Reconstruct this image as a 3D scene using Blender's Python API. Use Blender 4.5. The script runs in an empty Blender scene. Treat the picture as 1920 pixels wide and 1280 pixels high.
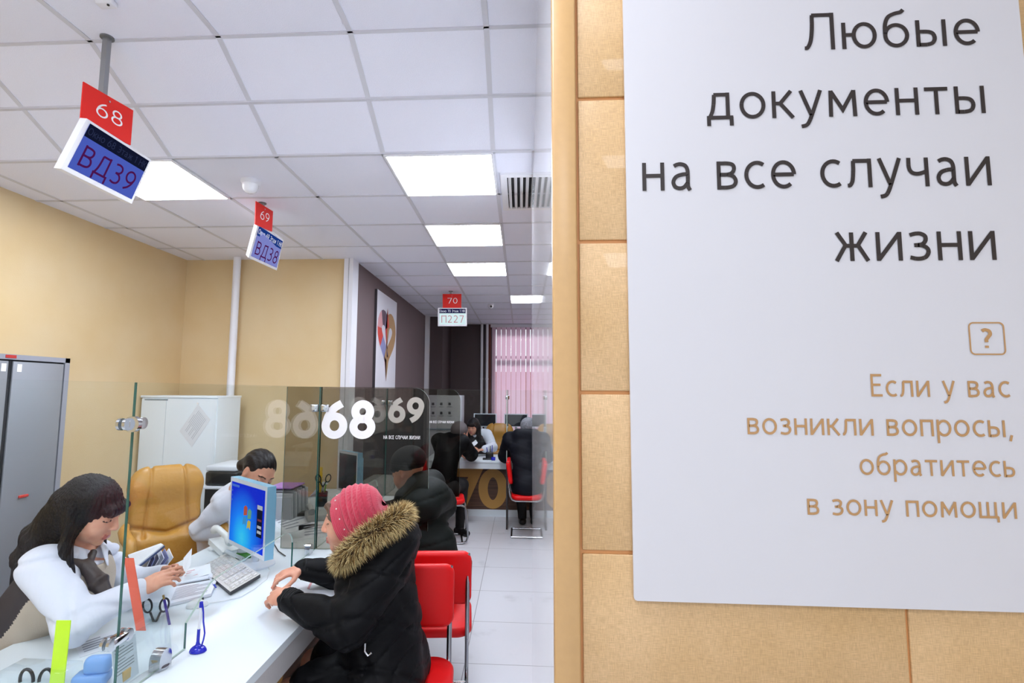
import bpy, bmesh, math, random
import numpy as np
from mathutils import Vector, Matrix
random.seed(7); np.random.seed(7)
SC = bpy.context.scene
COL = SC.collection
PI = math.pi

# ------------------------------------------------------------------ camera
F_PX, YAW, PIT, ROL, CX, CAMZ = 983.18, .0604, .0948, .0067, 917.7, 1.68
_cy, _sy, _cp, _sp = math.cos(YAW), math.sin(YAW), math.cos(PIT), math.sin(PIT)
_f = Vector((-_sy*_cp, _cy*_cp, _sp)); _r0 = Vector((_cy, _sy, 0)); _u0 = _r0.cross(_f)
_r = _r0*math.cos(ROL) + _u0*math.sin(ROL); _u = _u0*math.cos(ROL) - _r0*math.sin(ROL)
cam = bpy.data.cameras.new('camera'); cam_o = bpy.data.objects.new('camera', cam); COL.objects.link(cam_o)
m3 = Matrix((_r, _u, -_f)).transposed()
cam_o.matrix_world = Matrix.Translation((0, 0, CAMZ)) @ m3.to_4x4()
cam.sensor_width = 36; cam.lens = F_PX/1920*36; cam.shift_x = (960-CX)/1920
cam.clip_start = .02; cam.clip_end = 200
SC.camera = cam_o

def P(x, y, X=None, Y=None, Z=None):
    """a point of the room seen at pixel (x, y), on the plane X, Y or Z = const"""
    d = _f*F_PX + _r*(x-CX) - _u*(y-640)
    if X is not None: t = X/d.x
    elif Y is not None: t = Y/d.y
    else: t = (Z-CAMZ)/d.z
    return Vector((d.x*t, d.y*t, d.z*t+CAMZ))

# ------------------------------------------------------------------ world, exposure
w = bpy.data.worlds.new('world'); SC.world = w; w.use_nodes = True
w.node_tree.nodes['Background'].inputs[0].default_value = (.86, .92, 1, 1)
w.node_tree.nodes['Background'].inputs[1].default_value = 0.9
SC.view_settings.view_transform = 'Standard'; SC.view_settings.look = 'None'
SC.view_settings.gamma = 1; SC.view_settings.use_curve_mapping = False
EXPO = 0.43; SC.view_settings.exposure = EXPO
SC.cycles.max_bounces = 10; SC.cycles.transparent_max_bounces = 24
SC.cycles.glossy_bounces = 5; SC.cycles.diffuse_bounces = 5
SC.cycles.use_denoising = True
SC.cycles.caustics_reflective = False; SC.cycles.caustics_refractive = False
sun = bpy.data.lights.new('sun', 'SUN'); sun.energy = 3.6; sun.angle = .2; sun.color = (1, .97, .98)
sun_o = bpy.data.objects.new('sun', sun); COL.objects.link(sun_o); sun_o.rotation_euler = (math.radians(-52), 0, math.radians(8))
PANEL = 19.0          # ceiling panel emission

# ------------------------------------------------------------------ materials
def lin(c):
    if isinstance(c, str):
        c = [int(c[i:i+2], 16)/255 for i in (0, 2, 4)]
    return tuple((v/12.92 if v <= .04045 else ((v+.055)/1.055)**2.4) for v in c[:3]) + (1,)
MATS = {}
def mat(name, color='808080', rough=.5, metal=0, spec=.5, bump=None, noise=None, coat=0, sheen=0, sss=0, emit=0, emitc=None, aniso=None):
    """bump=(scale,strength[,stretch]) noise=(scale,amount[,color2])"""
    if name in MATS: return MATS[name]
    m = bpy.data.materials.new(name); m.use_nodes = True; MATS[name] = m
    nt = m.node_tree; b = nt.nodes['Principled BSDF']
    b.inputs['Base Color'].default_value = lin(color)
    b.inputs['Roughness'].default_value = rough; b.inputs['Metallic'].default_value = metal
    b.inputs['Specular IOR Level'].default_value = spec
    b.inputs['Coat Weight'].default_value = coat
    b.inputs['Sheen Weight'].default_value = sheen
    if sss:
        b.inputs['Subsurface Weight'].default_value = sss
        b.inputs['Subsurface Radius'].default_value = (.012, .005, .003)
        b.inputs['Subsurface Scale'].default_value = 1
    if emit:
        b.inputs['Emission Color'].default_value = lin(emitc or color); b.inputs['Emission Strength'].default_value = emit
    tc = nt.nodes.new('ShaderNodeTexCoord')
    def coords(stretch):
        mp = nt.nodes.new('ShaderNodeMapping'); nt.links.new(tc.outputs['Object'], mp.inputs[0])
        mp.inputs['Scale'].default_value = stretch
        return mp.outputs[0]
    if bump:
        n = nt.nodes.new('ShaderNodeTexNoise'); n.inputs['Scale'].default_value = bump[0]; n.inputs['Detail'].default_value = 3
        nt.links.new(coords(bump[2] if len(bump) > 2 else (1, 1, 1)), n.inputs['Vector'])
        bp = nt.nodes.new('ShaderNodeBump'); bp.inputs['Strength'].default_value = bump[1]; bp.inputs['Distance'].default_value = .01
        nt.links.new(n.outputs['Fac'], bp.inputs['Height']); nt.links.new(bp.outputs[0], b.inputs['Normal'])
    if noise:
        n = nt.nodes.new('ShaderNodeTexNoise'); n.inputs['Scale'].default_value = noise[0]; n.inputs['Detail'].default_value = 4
        nt.links.new(coords(noise[3] if len(noise) > 3 else (1, 1, 1)), n.inputs['Vector'])
        r = nt.nodes.new('ShaderNodeMapRange'); r.inputs['From Min'].default_value = .3; r.inputs['From Max'].default_value = .7
        nt.links.new(n.outputs['Fac'], r.inputs['Value'])
        mx = nt.nodes.new('ShaderNodeMix'); mx.data_type = 'RGBA'
        c1 = lin(color); c2 = lin(noise[2]) if len(noise) > 2 and noise[2] else tuple(v*(1-noise[1]) for v in c1[:3])+(1,)
        mx.inputs[6].default_value = c1; mx.inputs[7].default_value = c2
        nt.links.new(r.outputs[0], mx.inputs[0]); nt.links.new(mx.outputs[2], b.inputs['Base Color'])
    return m

def glass_mat(name, tint, ior=1.42):
    m = bpy.data.materials.new(name); m.use_nodes = True; MATS[name] = m
    nt = m.node_tree; nt.nodes.clear()
    out = nt.nodes.new('ShaderNodeOutputMaterial'); mix = nt.nodes.new('ShaderNodeMixShader')
    tr = nt.nodes.new('ShaderNodeBsdfTransparent'); gl = nt.nodes.new('ShaderNodeBsdfGlossy')
    tr.inputs[0].default_value = tint + (1,); gl.inputs['Roughness'].default_value = 0.0
    geo = nt.nodes.new('ShaderNodeNewGeometry'); fr = nt.nodes.new('ShaderNodeFresnel')
    mr = nt.nodes.new('ShaderNodeMapRange'); mr.inputs['To Min'].default_value = ior; mr.inputs['To Max'].default_value = 1/ior
    nt.links.new(geo.outputs['Backfacing'], mr.inputs['Value']); nt.links.new(mr.outputs[0], fr.inputs['IOR'])
    nt.links.new(fr.outputs[0], mix.inputs[0]); nt.links.new(tr.outputs[0], mix.inputs[1]); nt.links.new(gl.outputs[0], mix.inputs[2])
    nt.links.new(mix.outputs[0], out.inputs[0])
    return m
GLASS = glass_mat('clear_glass', (.965, .985, .975))
GLASS_LOW = glass_mat('clear_glass_low_reflection', (.975, .99, .985), 1.22)  # same clear glass, index lowered to weaken its reflections
BRONZE = glass_mat('bronze_tinted_glass', (.67, .65, .61), 1.28)
ACRYL = glass_mat('acrylic', (.93, .96, .97))
def emis(name, color, s):
    if name in MATS: return MATS[name]
    m = bpy.data.materials.new(name); m.use_nodes = True; MATS[name] = m
    nt = m.node_tree; nt.nodes.clear()
    o = nt.nodes.new('ShaderNodeOutputMaterial'); e = nt.nodes.new('ShaderNodeEmission')
    e.inputs[0].default_value = lin(color); e.inputs[1].default_value = s if s > 2 else s*.95/2**EXPO; nt.links.new(e.outputs[0], o.inputs[0])
    return m

# ------------------------------------------------------------------ mesh builder
class MB:
    def __init__(s): s.v = []; s.f = []; s.mi = []; s.sm = []
    def add(s, vs, fs, m=0, smooth=False):
        n = len(s.v); s.v += [tuple(v) for v in vs]
        for k, f in enumerate(fs): s.f.append(tuple(i+n for i in f)); s.mi.append(m[k] if isinstance(m, list) else m); s.sm.append(smooth)
        return s
    def box(s, x0, x1, y0, y1, z0, z1, m=0, M=None, b=0):
        if b: return s.rbox(x0, x1, y0, y1, z0, z1, b, m, M)
        vs = [Vector((x, y, z)) for x in (x0, x1) for y in (y0, y1) for z in (z0, z1)]
        if M is not None: vs = [M @ v for v in vs]
        return s.add(vs, [(0, 1, 3, 2), (4, 6, 7, 5), (0, 4, 5, 1), (2, 3, 7, 6), (0, 2, 6, 4), (1, 5, 7, 3)], m)
    def rbox(s, x0, x1, y0, y1, z0, z1, b, m=0, M=None, seg=2):
        bm = bmesh.new(); bmesh.ops.create_cube(bm, size=1)
        for v in bm.verts:
            v.co = Vector(((x0+x1)/2+v.co.x*(x1-x0), (y0+y1)/2+v.co.y*(y1-y0), (z0+z1)/2+v.co.z*(z1-z0)))
        b = min(b, .49*min(abs(x1-x0), abs(y1-y0), abs(z1-z0)))
        bmesh.ops.bevel(bm, geom=bm.edges[:], offset=b, segments=seg, affect='EDGES', profile=.5)
        s.addbm(bm, m, M, True); bm.free(); return s
    def addbm(s, bm, m=0, M=None, smooth=False):
        bm.verts.index_update()
        s.add([(M @ v.co if M is not None else v.co) for v in bm.verts], [[v.index for v in f.verts] for f in bm.faces], m, smooth)
        return s
    def tube(s, pts, r, m=0, n=10, cap=True, closed=False):
        pts = [Vector(p) for p in pts]; k = len(pts)
        rs = r if isinstance(r, (list, tuple)) else [r]*k
        rings = []; ref = None
        for i, p in enumerate(pts):
            a = pts[(i-1) % k] if (i > 0 or closed) else p
            c = pts[(i+1) % k] if (i < k-1 or closed) else p
            t = (c-a).normalized()
            if ref is None:
                ref = Vector((0, 0, 1)) if abs(t.z) < .9 else Vector((1, 0, 0))
            u = (ref - t*ref.dot(t))
            if u.length < 1e-5: u = t.orthogonal()
            u.normalize(); ref = u; v = t.cross(u)
            rings.append([p + (u*math.cos(2*PI*j/n)+v*math.sin(2*PI*j/n))*rs[i] for j in range(n)])
        vs = [q for rg in rings for q in rg]; fs = []
        for i in range(k if closed else k-1):
            i2 = (i+1) % k
            for j in range(n):
                fs.append((i*n+j, i*n+(j+1) % n, i2*n+(j+1) % n, i2*n+j))
        if cap and not closed:
            fs.append(tuple(range(n))[::-1]); fs.append(tuple((k-1)*n+j for j in range(n)))
        return s.add(vs, fs, m, True)
    def cyl(s, a, b, r, m=0, n=20, r2=None): return s.tube([a, b], [r, r if r2 is None else r2], m, n)
    def lathe(s, prof, m=0, n=24, M=None):
        vs = []; fs = []
        for (r, z) in prof:
            for j in range(n):
                v = Vector((r*math.cos(2*PI*j/n), r*math.sin(2*PI*j/n), z)); vs.append(M @ v if M is not None else v)
        for i in range(len(prof)-1):
            for j in range(n): fs.append((i*n+j, i*n+(j+1) % n, (i+1)*n+(j+1) % n, (i+1)*n+j))
        fs.append(tuple(range(n))[::-1]); fs.append(tuple((len(prof)-1)*n+j for j in range(n)))
        return s.add(vs, fs, m, True)
    def slab(s, cs, nrm, t, m=0, mside=None):
        """solid slab: polygon cs (front, seen from +nrm), thickness t towards -nrm"""
        nrm = Vector(nrm).normalized(); k = len(cs); cs = [Vector(c) for c in cs]
        vs = cs + [c - nrm*t for c in cs]; ms = m if mside is None else mside
        return s.add(vs, [tuple(range(k)), tuple(range(2*k-1, k-1, -1))] + [(i, i+k, (i+1) % k+k, (i+1) % k) for i in range(k)], [m, m]+[ms]*k)
    def build(s, name, mats, parent=None, off=None):
        me = bpy.data.meshes.new(name)
        o0 = Vector(off) if off is not None else (WOFF.get(parent.name, Vector()) if parent is not None else Vector())
        me.from_pydata([(v[0]-o0.x, v[1]-o0.y, v[2]-o0.z) for v in s.v], [], s.f)
        if not isinstance(mats, (list, tuple)): mats = [mats]
        for m in mats: me.materials.append(m)
        me.polygons.foreach_set('material_index', s.mi); me.polygons.foreach_set('use_smooth', s.sm)
        me.update()
        bm = bmesh.new(); bm.from_mesh(me); bmesh.ops.recalc_face_normals(bm, faces=bm.faces[:]); bm.to_mesh(me); bm.free()
        if any(s.sm):
            try: me.set_sharp_from_angle(angle=math.radians(50))
            except Exception: pass
        o = bpy.data.objects.new(name, me); COL.objects.link(o)
        if parent is not None:
            o.parent = parent
            if parent.name in WOFF: WOFF[o.name] = WOFF[parent.name]
        return o
WOFF = {}     # an Empty's position, when its parts are given in room coordinates
def tag(o, label=None, cat=None, group=None, kind=None):
    if label: o['label'] = label
    if cat: o['category'] = cat
    if group: o['group'] = group
    if kind: o['kind'] = kind
    return o
def thing(name, label, cat, loc=(0, 0, 0), rz=0, group=None, world=False):
    o = bpy.data.objects.new(name, None); COL.objects.link(o); o.location = loc; o.rotation_euler = (0, 0, rz)
    o.empty_display_size = .05
    if world: WOFF[o.name] = Vector(loc)
    return tag(o, label, cat, group)
def struct(name, mb, mats, parent=None):
    o = mb.build(name, mats, parent)
    if parent is None: o['kind'] = 'structure'
    return o
def dup(root, loc, rz, label, group=None):
    r = root.copy(); COL.objects.link(r); r.location = loc; r.rotation_euler = (0, 0, rz); r['label'] = label
    if group: r['group'] = group
    for ch in list(root.children):
        c = ch.copy(); COL.objects.link(c); c.parent = r
        for g in ch.children:
            d = g.copy(); COL.objects.link(d); d.parent = c
    return r

# ------------------------------------------------------------------ lettering (strokes, x-height = 1)
def arc(cx, cy, rx, ry, a0, a1, n=22):
    return [(cx+rx*math.cos(math.radians(a0+(a1-a0)*i/n)), cy+ry*math.sin(math.radians(a0+(a1-a0)*i/n))) for i in range(n+1)]
def spl(*p, n=6):
    q = [p[0]]+list(p)+[p[-1]]; out = []
    for i in range(1, len(q)-2):
        p0, p1, p2, p3 = q[i-1:i+3]
        for k in range(n):
            t = k/n
            out.append(tuple(.5*((2*p1[j])+(-p0[j]+p2[j])*t+(2*p0[j]-5*p1[j]+4*p2[j]-p3[j])*t*t+(-p0[j]+3*p1[j]-3*p2[j]+p3[j])*t**3) for j in (0, 1)))
    out.append(p[-1]); return out
def L(*p): return list(p)
a_, b_ = .075, .925
G = {
 'н': (.80, [L((.08, 0), (.08, 1)), L((.72, 0), (.72, 1)), L((.08, .53), (.72, .53))]),
 'о': (.92, [arc(.46, .5, .38, .43, 0, 360, 40)]),
 'а': (.78, [spl((.13, .86), (.24, .915), (.38, .93), (.53, .87), (.6, .72), (.61, .5), (.61, .15), (.68, .0)), spl((.61, .57), (.42, .56), (.2, .48), (.1, .3), (.16, .13), (.32, .07), (.48, .12), (.61, .28))]),
 'в': (.76, [L((.09, 0), (.09, 1)), spl((.09, b_), (.4, b_), (.58, .87), (.62, .73), (.55, .59), (.38, .53), (.09, .53)), spl((.38, .53), (.58, .47), (.67, .3), (.6, .14), (.4, a_), (.09, a_))]),
 'с': (.72, [arc(.46, .5, .38, .43, 55, 305)]),
 'е': (.86, [L((.09, .5), (.79, .5)), arc(.44, .5, .36, .43, 0, 310, 34)]),
 'л': (.84, [spl((0, .07), (.09, .09), (.17, .25), (.21, .6), (.22, .93)), L((.2, b_), (.76, b_)), L((.76, 0), (.76, 1))]),
 'у': (.76, [L((.05, 1), (.39, .08)), spl((.73, 1), (.42, .12), (.3, -.17), (.2, -.29), (.04, -.33))]),
 'ч': (.74, [spl((.08, 1), (.08, .66), (.17, .49), (.37, .44), (.66, .52)), L((.66, 0), (.66, 1))]),
 'и': (.86, [L((.08, 0), (.08, 1)), L((.78, 0), (.78, 1)), L((.1, .06), (.76, .94))]),
 'ж': (1.14, [L((.57, 0), (.57, 1)), L((.1, 1), (.37, .55), (.06, 0)), L((1.04, 1), (.77, .55), (1.08, 0)), L((.35, .53), (.79, .53))]),
 'з': (.70, [spl((.05, .88), (.22, .93), (.4, .93), (.54, .84), (.54, .68), (.42, .56), (.18, .53)), spl((.18, .53), (.42, .52), (.59, .42), (.61, .26), (.5, .11), (.28, .06), (.03, .11))]),
 'д': (.94, [spl((.27, b_), (.25, .6), (.2, .3), (.1, .07)), L((.25, b_), (.74, b_)), L((.74, .07), (.74, 1)), L((0, .07), (.92, .07)), L((.07, -.24), (.07, .1)), L((.86, -.24), (.86, .1))]),
 'к': (.76, [L((.08, 0), (.08, 1)), L((.68, 1), (.3, .54), (.73, 0)), L((.08, .54), (.32, .54))]),
 'м': (1.02, [L((.1, 0), (.12, .97)), L((.92, 0), (.9, .97)), L((.12, .95), (.51, .25), (.9, .95))]),
 'т': (.78, [L((0, b_), (.78, b_)), L((.39, 0), (.39, b_))]),
 'ы': (1.04, [L((.08, 0), (.08, 1)), spl((.08, .56), (.36, .56), (.55, .5), (.62, .32), (.55, .14), (.36, a_), (.08, a_)), L((.94, 0), (.94, 1))]),
 'ь': (.72, [L((.08, 0), (.08, 1)), spl((.08, .56), (.36, .56), (.55, .5), (.62, .32), (.55, .14), (.36, a_), (.08, a_))]),
 'ю': (1.18, [L((.08, 0), (.08, 1)), L((.08, .53), (.42, .53)), arc(.76, .5, .35, .43, 0, 360, 36)]),
 'б': (.88, [arc(.44, .46, .36, .39, 0, 360, 36), spl((.08, .45), (.09, .85), (.2, 1.15), (.42, 1.28), (.62, 1.33), (.72, 1.42))]),
 'п': (.80, [L((.08, 0), (.08, 1)), L((.72, 0), (.72, 1)), L((.08, b_), (.72, b_))]),
 'р': (.86, [L((.08, -.4), (.08, 1)), arc(.44, .5, .36, .43, 150, -150, 34)]),
 'щ': (1.2, [L((.08, 0), (.08, 1)), L((.54, 0), (.54, 1)), L((1., 0), (1., 1)), L((.08, a_), (1.16, a_)), L((1.12, -.24), (1.12, .1))]),
 'г': (.6, [L((.08, 0), (.08, 1)), L((.08, b_), (.6, b_))]),
 'э': (.74, [arc(.3, .5, .36, .43, 125, -125), L((.2, .5), (.66, .5))]),
 'ц': (.9, [L((.08, 0), (.08, 1)), L((.68, 0), (.68, 1)), L((.08, a_), (.84, a_)), L((.8, -.24), (.8, .1))]),
 ',': (.3, [L((.16, .12), (.06, -.24))]),
 '.': (.3, [L((.15, 0), (.15, .15))]),
 ' ': (.42, []),
 '?': (.7, [spl((.05, 1.25), (.25, 1.34), (.5, 1.25), (.56, 1.02), (.42, .8), (.3, .62), (.3, .42)), L((.3, 0), (.3, .17))]),
 '-': (.5, [L((.05, .5), (.45, .5))]),
 '0': (.92, [arc(.46, .7, .36, .62, 0, 360, 40)]),
 '1': (.6, [L((.08, 1.1), (.38, 1.36)), L((.36, 0), (.36, 1.4))]),
 '2': (.86, [spl((.08, 1.2), (.3, 1.33), (.55, 1.27), (.68, 1.02), (.58, .72), (.34, .36), (.08, .1)), L((.06, a_), (.76, a_))]),
 '3': (.8, [spl((.06, 1.28), (.3, 1.33), (.55, 1.25), (.64, 1.02), (.5, .8), (.22, .74)), spl((.22, .74), (.52, .68), (.68, .42), (.58, .15), (.32, .06), (.04, .13))]),
 '6': (.9, [spl((.72, 1.35), (.42, 1.15), (.2, .82), (.1, .45)), arc(.45, .44, .35, .38, 0, 360, 36)]),
 '7': (.8, [L((.04, 1.32), (.74, 1.32), (.28, 0))]),
 '8': (.9, [arc(.45, 1.02, .29, .31, 0, 360, 30), arc(.45, .4, .35, .33, 0, 360, 34)]),
 '9': (.9, [spl((.18, .05), (.48, .25), (.7, .58), (.8, .95)), arc(.45, .96, .35, .38, 0, 360, 36)]),
}
G['Е'] = (.76, [L((.09, 0), (.09, 1.4)), L((.09, 1.325), (.72, 1.325)), L((.09, .73), (.64, .73)), L((.09, a_), (.74, a_))])
G['А'] = (1.0, [L((.03, 0), (.48, 1.38)), L((.52, 1.38), (.97, 0)), L((.2, .45), (.8, .45))])
G['Л'] = (1.05, [spl((0, .08), (.1, .1), (.21, .35), (.27, .8), (.29, 1.33)), L((.27, 1.325), (.95, 1.325)), L((.95, 0), (.95, 1.4))])
G['У'] = (.95, [L((.04, 1.4), (.48, .45)), spl((.9, 1.4), (.52, .5), (.38, .2), (.22, .08), (.05, .1))])
for ch in 'нвсчижздомктпэгН':
    if ch.upper() not in G:
        wd, st = G[ch]; G[ch.upper()] = (wd*1.2, [[(x*1.2, y*1.4) for x, y in s] for s in st])
def ribbon(pts, w):
    n = len(pts); L_, R_ = [], []
    closed = abs(pts[0][0]-pts[-1][0]) < 1e-6 and abs(pts[0][1]-pts[-1][1]) < 1e-6 and n > 3
    for i in range(n):
        p = Vector(pts[i])
        a = Vector(pts[i-1]) if i > 0 else (Vector(pts[-2]) if closed else None)
        c = Vector(pts[i+1]) if i < n-1 else (Vector(pts[1]) if closed else None)
        d1 = (p-a).normalized() if a is not None else None; d2 = (c-p).normalized() if c is not None else None
        if d1 is None: d1 = d2
        if d2 is None: d2 = d1
        n1 = Vector((-d1.y, d1.x)); n2 = Vector((-d2.y, d2.x)); m = (n1+n2)
        if m.length < 1e-4: m = n1
        m.normalize(); k = w/2/max(.35, m.dot(n1))
        L_.append(p+m*k); R_.append(p-m*k)
    return L_, R_
def text_quads(s, w=.15, gap=.16):
    quads = []; x = 0
    for ch in s:
        wd, st = G[ch]
        for pts in st:
            l, r = ribbon(pts, w)
            for i in range(len(l)-1):
                quads.append([(q.x+x, q.y) for q in (l[i], l[i+1], r[i+1], r[i])])
        x += wd+gap
    return quads, x-gap
def text_on(mb, s, A, B, up, h, w=.15, gap=.16, lift=.0012, nrm=None, m=0, slant=0):
    """baseline from A to B (fitted), x-height h along up"""
    q, wd = text_quads(s, w, gap); A = Vector(A); B = Vector(B); up = Vector(up)
    d = (B-A)/wd
    nn = Vector(nrm) if nrm is not None else d.cross(up).normalized()
    for k, quad in enumerate(q):
        mb.add([A+d*x+up*(y*h)+nn*(lift+.00002*(k % 7)) for x, y in quad], [(0, 1, 2, 3)], m)
    return mb

def words_on(s, A, B, up, h, w, gap, nrm, m, parent, lift=.0012):
    """one mesh per word"""
    A = Vector(A); B = Vector(B); q, tot = text_quads(s, w, gap); i = 0
    pos = 0; x = 0; spans = []
    for wd_ in s.split(' '):
        q, ww = text_quads(wd_, w, gap); spans.append((wd_, x, x+ww)); x += ww+gap+G[' '][0]+gap
    for wd_, x0, x1 in spans:
        mb = MB(); text_on(mb, wd_, A+(B-A)*(x0/tot), A+(B-A)*(x1/tot), up, h, w, gap, nrm=nrm, lift=lift); mb.build('lettering', m, parent)
# ================================================================== THE ROOM
ZC, ZN = 2.964, 3.25          # far and near ceiling height
XL, YB, XM, YF = -3.33, 4.95, -1.63, 10.01
COLX = [-.151-.6*k for k in range(-5, 7)]     # ceiling bars running away
def rowz(y): return ZN if y <= 2.13 else (ZC if y >= 2.71 else ZN+(ZC-ZN)*(y-2.13)/.58)
ROWY = [2.13-.6*k for k in range(1, 8)] + [2.13, 2.42, 2.71] + [2.71+.6*k for k in range(1, 13)]

WHITE_TILE = mat('ceiling_tile', 'ebecf8', .9, bump=(260, .25), noise=(420, .04))
TBAR = mat('ceiling_bar', 'cdcdd5', .5)
b = MB()
ys = [-2.2, 2.13, 2.71, 10.2]
for y0, y1 in zip(ys, ys[1:]):
    z0, z1 = rowz(y0), rowz(y1)
    vs = [(-3.5, y0, z0), (2.6, y0, z0), (2.6, y1, z1), (-3.5, y1, z1)]
    b.add(vs + [(v[0], v[1], v[2]+.05) for v in vs], [(3, 2, 1, 0), (4, 5, 6, 7), (0, 1, 5, 4), (1, 2, 6, 5), (2, 3, 7, 6), (3, 0, 4, 7)])
t = .004
for x in COLX:
    for y0, y1 in zip(ys, ys[1:]):
        z0, z1 = rowz(y0)-t, rowz(y1)-t
        vs = [(x-.012, y0, z0), (x+.012, y0, z0), (x+.012, y1, z1), (x-.012, y1, z1)]
        b.add(vs+[(v[0], v[1], v[2]+t) for v in vs], [(3, 2, 1, 0), (0, 1, 5, 4), (1, 2, 6, 5), (2, 3, 7, 6), (3, 0, 4, 7)], 1)
for y in ROWY:
    z = rowz(y)-t
    b.box(-3.33, 2.6, y-.012, y+.012, z, z+.02, 1)
struct('ceiling', b, [WHITE_TILE, TBAR])

# floor tiles .6 m
def grid_mat(name, color, line, sx, sy, ox, oy, lw, rough, var=.04, axes='XY', coat=0):
    m = mat(name, color, rough, coat=coat); nt = m.node_tree; bs = nt.nodes['Principled BSDF']
    tc = nt.nodes.new('ShaderNodeTexCoord'); sep = nt.nodes.new('ShaderNodeSeparateXYZ'); nt.links.new(tc.outputs['Object'], sep.inputs[0])
    def fr(ax, s_, o_):
        a = nt.nodes.new('ShaderNodeMath'); a.operation = 'SUBTRACT'; nt.links.new(sep.outputs[ax], a.inputs[0]); a.inputs[1].default_value = o_-s_*50
        d = nt.nodes.new('ShaderNodeMath'); d.operation = 'PINGPONG'; nt.links.new(a.outputs[0], d.inputs[0]); d.inputs[1].default_value = s_/2
        # distance to nearest multiple of s_: pingpong gives 0 at multiples of s_
        c = nt.nodes.new('ShaderNodeMath'); c.operation = 'LESS_THAN'; nt.links.new(d.outputs[0], c.inputs[0]); c.inputs[1].default_value = lw/2
        return c.outputs[0]
    mx = nt.nodes.new('ShaderNodeMath'); mx.operation = 'MAXIMUM'
    nt.links.new(fr(axes[0], sx, ox), mx.inputs[0]); nt.links.new(fr(axes[1], sy, oy), mx.inputs[1])
    n = nt.nodes.new('ShaderNodeTexNoise'); n.inputs['Scale'].default_value = 3.5; n.inputs['Detail'].default_value = 6; nt.links.new(tc.outputs['Object'], n.inputs['Vector'])
    mr = nt.nodes.new('ShaderNodeMapRange'); mr.inputs['From Min'].default_value = .62; mr.inputs['From Max'].default_value = .75; nt.links.new(n.outputs['Fac'], mr.inputs['Value'])
    c1 = nt.nodes.new('ShaderNodeMix'); c1.data_type = 'RGBA'; c1.inputs[6].default_value = lin(color); c1.inputs[7].default_value = tuple(v*(1-var*5) for v in lin(color)[:3])+(1,)
    nt.links.new(mr.outputs[0], c1.inputs[0])
    c2 = nt.nodes.new('ShaderNodeMix'); c2.data_type = 'RGBA'; nt.links.new(mx.outputs[0], c2.inputs[0]); nt.links.new(c1.outputs[2], c2.inputs[6]); c2.inputs[7].default_value = lin(line)
    nt.links.new(c2.outputs[2], bs.inputs['Base Color']); return m
FLOOR = grid_mat('floor_tile', 'd9dadf', '8d8c90', .6, .6, -.346, 3.4137, .005, .28)
struct('floor', MB().box(-3.5, 2.6, -2.2, 10.2, -.08, 0), FLOOR)

YEL = mat('yellow_paint', 'dcc59c', .75, bump=(160, .12), noise=(2.5, .05, 'd8bd8e'))
BRN = mat('brown_paint', '6f5f60', .7, bump=(160, .1), noise=(3, .06))
DRK = mat('dark_brown_paint', '4a3b3c', .6, bump=(160, .1))
WHT = mat('white_paint', 'e4e4ea', .45)
struct('wall_left', MB().box(XL-.1, XL, -2.2, YB+.1, 0, 3.3), YEL)
struct('wall_back', MB().box(XL, XM-.09, YB, YB+.1, 0, ZC), YEL)
b = MB().box(XM-.09, XM, YB-.03, YB+.14, 0, ZC); b.box(XM-.045, XM-.04, YB-.033, YB-.03, 0, ZC, 1)
struct('trim_1', b, [WHT, mat('joint_grey', 'a9a8ae', .5)])
struct('wall_middle', MB().box(XM-.08, XM-.012, YB+.14, 8.95, 0, ZC), BRN)
struct('trim_2', MB().box(XM-.012, XM+.055, 8.85, 8.95, 0, ZC), WHT)
b = MB().box(XM-.08, -1.35, 8.95, 9.05, 0, ZC); b.box(-1.45, -1.35, 9.05, YF, 0, ZC)
struct('wall_far', b, DRK)
WX0, WX1, WZ0 = -.56, 1.5, .95
b = MB().box(-1.35, WX0, YF, YF+.2, 0, ZC); b.box(WX1, 2.6, YF, YF+.2, 0, ZC); b.box(WX0, WX1, YF, YF+.2, 0, WZ0); b.box(WX0, WX1, YF, YF+.2, 2.93, ZC)
struct('wall_end', b, DRK)
struct('wall_side', MB().box(2.5, 2.6, -2.2, 10.2, 0, 3.3), mat('plain_wall', 'd8cdb8', .7))
# window with frame, pane and a light behind it
b = MB()
for x in (WX0, WX0+.95, WX1-.05): b.box(x, x+.05, YF+.06, YF+.12, WZ0, 2.93)
for z in (WZ0, 2.31, 2.88): b.box(WX0, WX1, YF+.055, YF+.125, z, z+.05)
win = struct('window_1', b, mat('frame_purple', '7c6478', .5))
MB().box(WX0, WX1, YF+.08, YF+.09, WZ0, 2.93).build('pane', GLASS, win)
# vertical blind
BL = bpy.data.materials.new('blind_fabric'); BL.use_nodes = True; nt = BL.node_tree; nt.nodes.clear()
o_ = nt.nodes.new('ShaderNodeOutputMaterial'); mx_ = nt.nodes.new('ShaderNodeMixShader'); d_ = nt.nodes.new('ShaderNodeBsdfDiffuse'); t_ = nt.nodes.new('ShaderNodeBsdfTranslucent')
d_.inputs[0].default_value = lin('ecdde6'); t_.inputs[0].default_value = lin('f0dce8'); mx_.inputs[0].default_value = .6
nt.links.new(d_.outputs[0], mx_.inputs[1]); nt.links.new(t_.outputs[0], mx_.inputs[2]); nt.links.new(mx_.outputs[0], o_.inputs[0])
bl = thing('vertical_blind', 'pink vertical slat blind hanging across the far window', 'blind', (WX0, YF-.05, 0), world=True)
MB().box(WX0-.02, WX1, YF-.09, YF-.03, 2.9, 2.955).build('headrail', WHT, bl)
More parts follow.
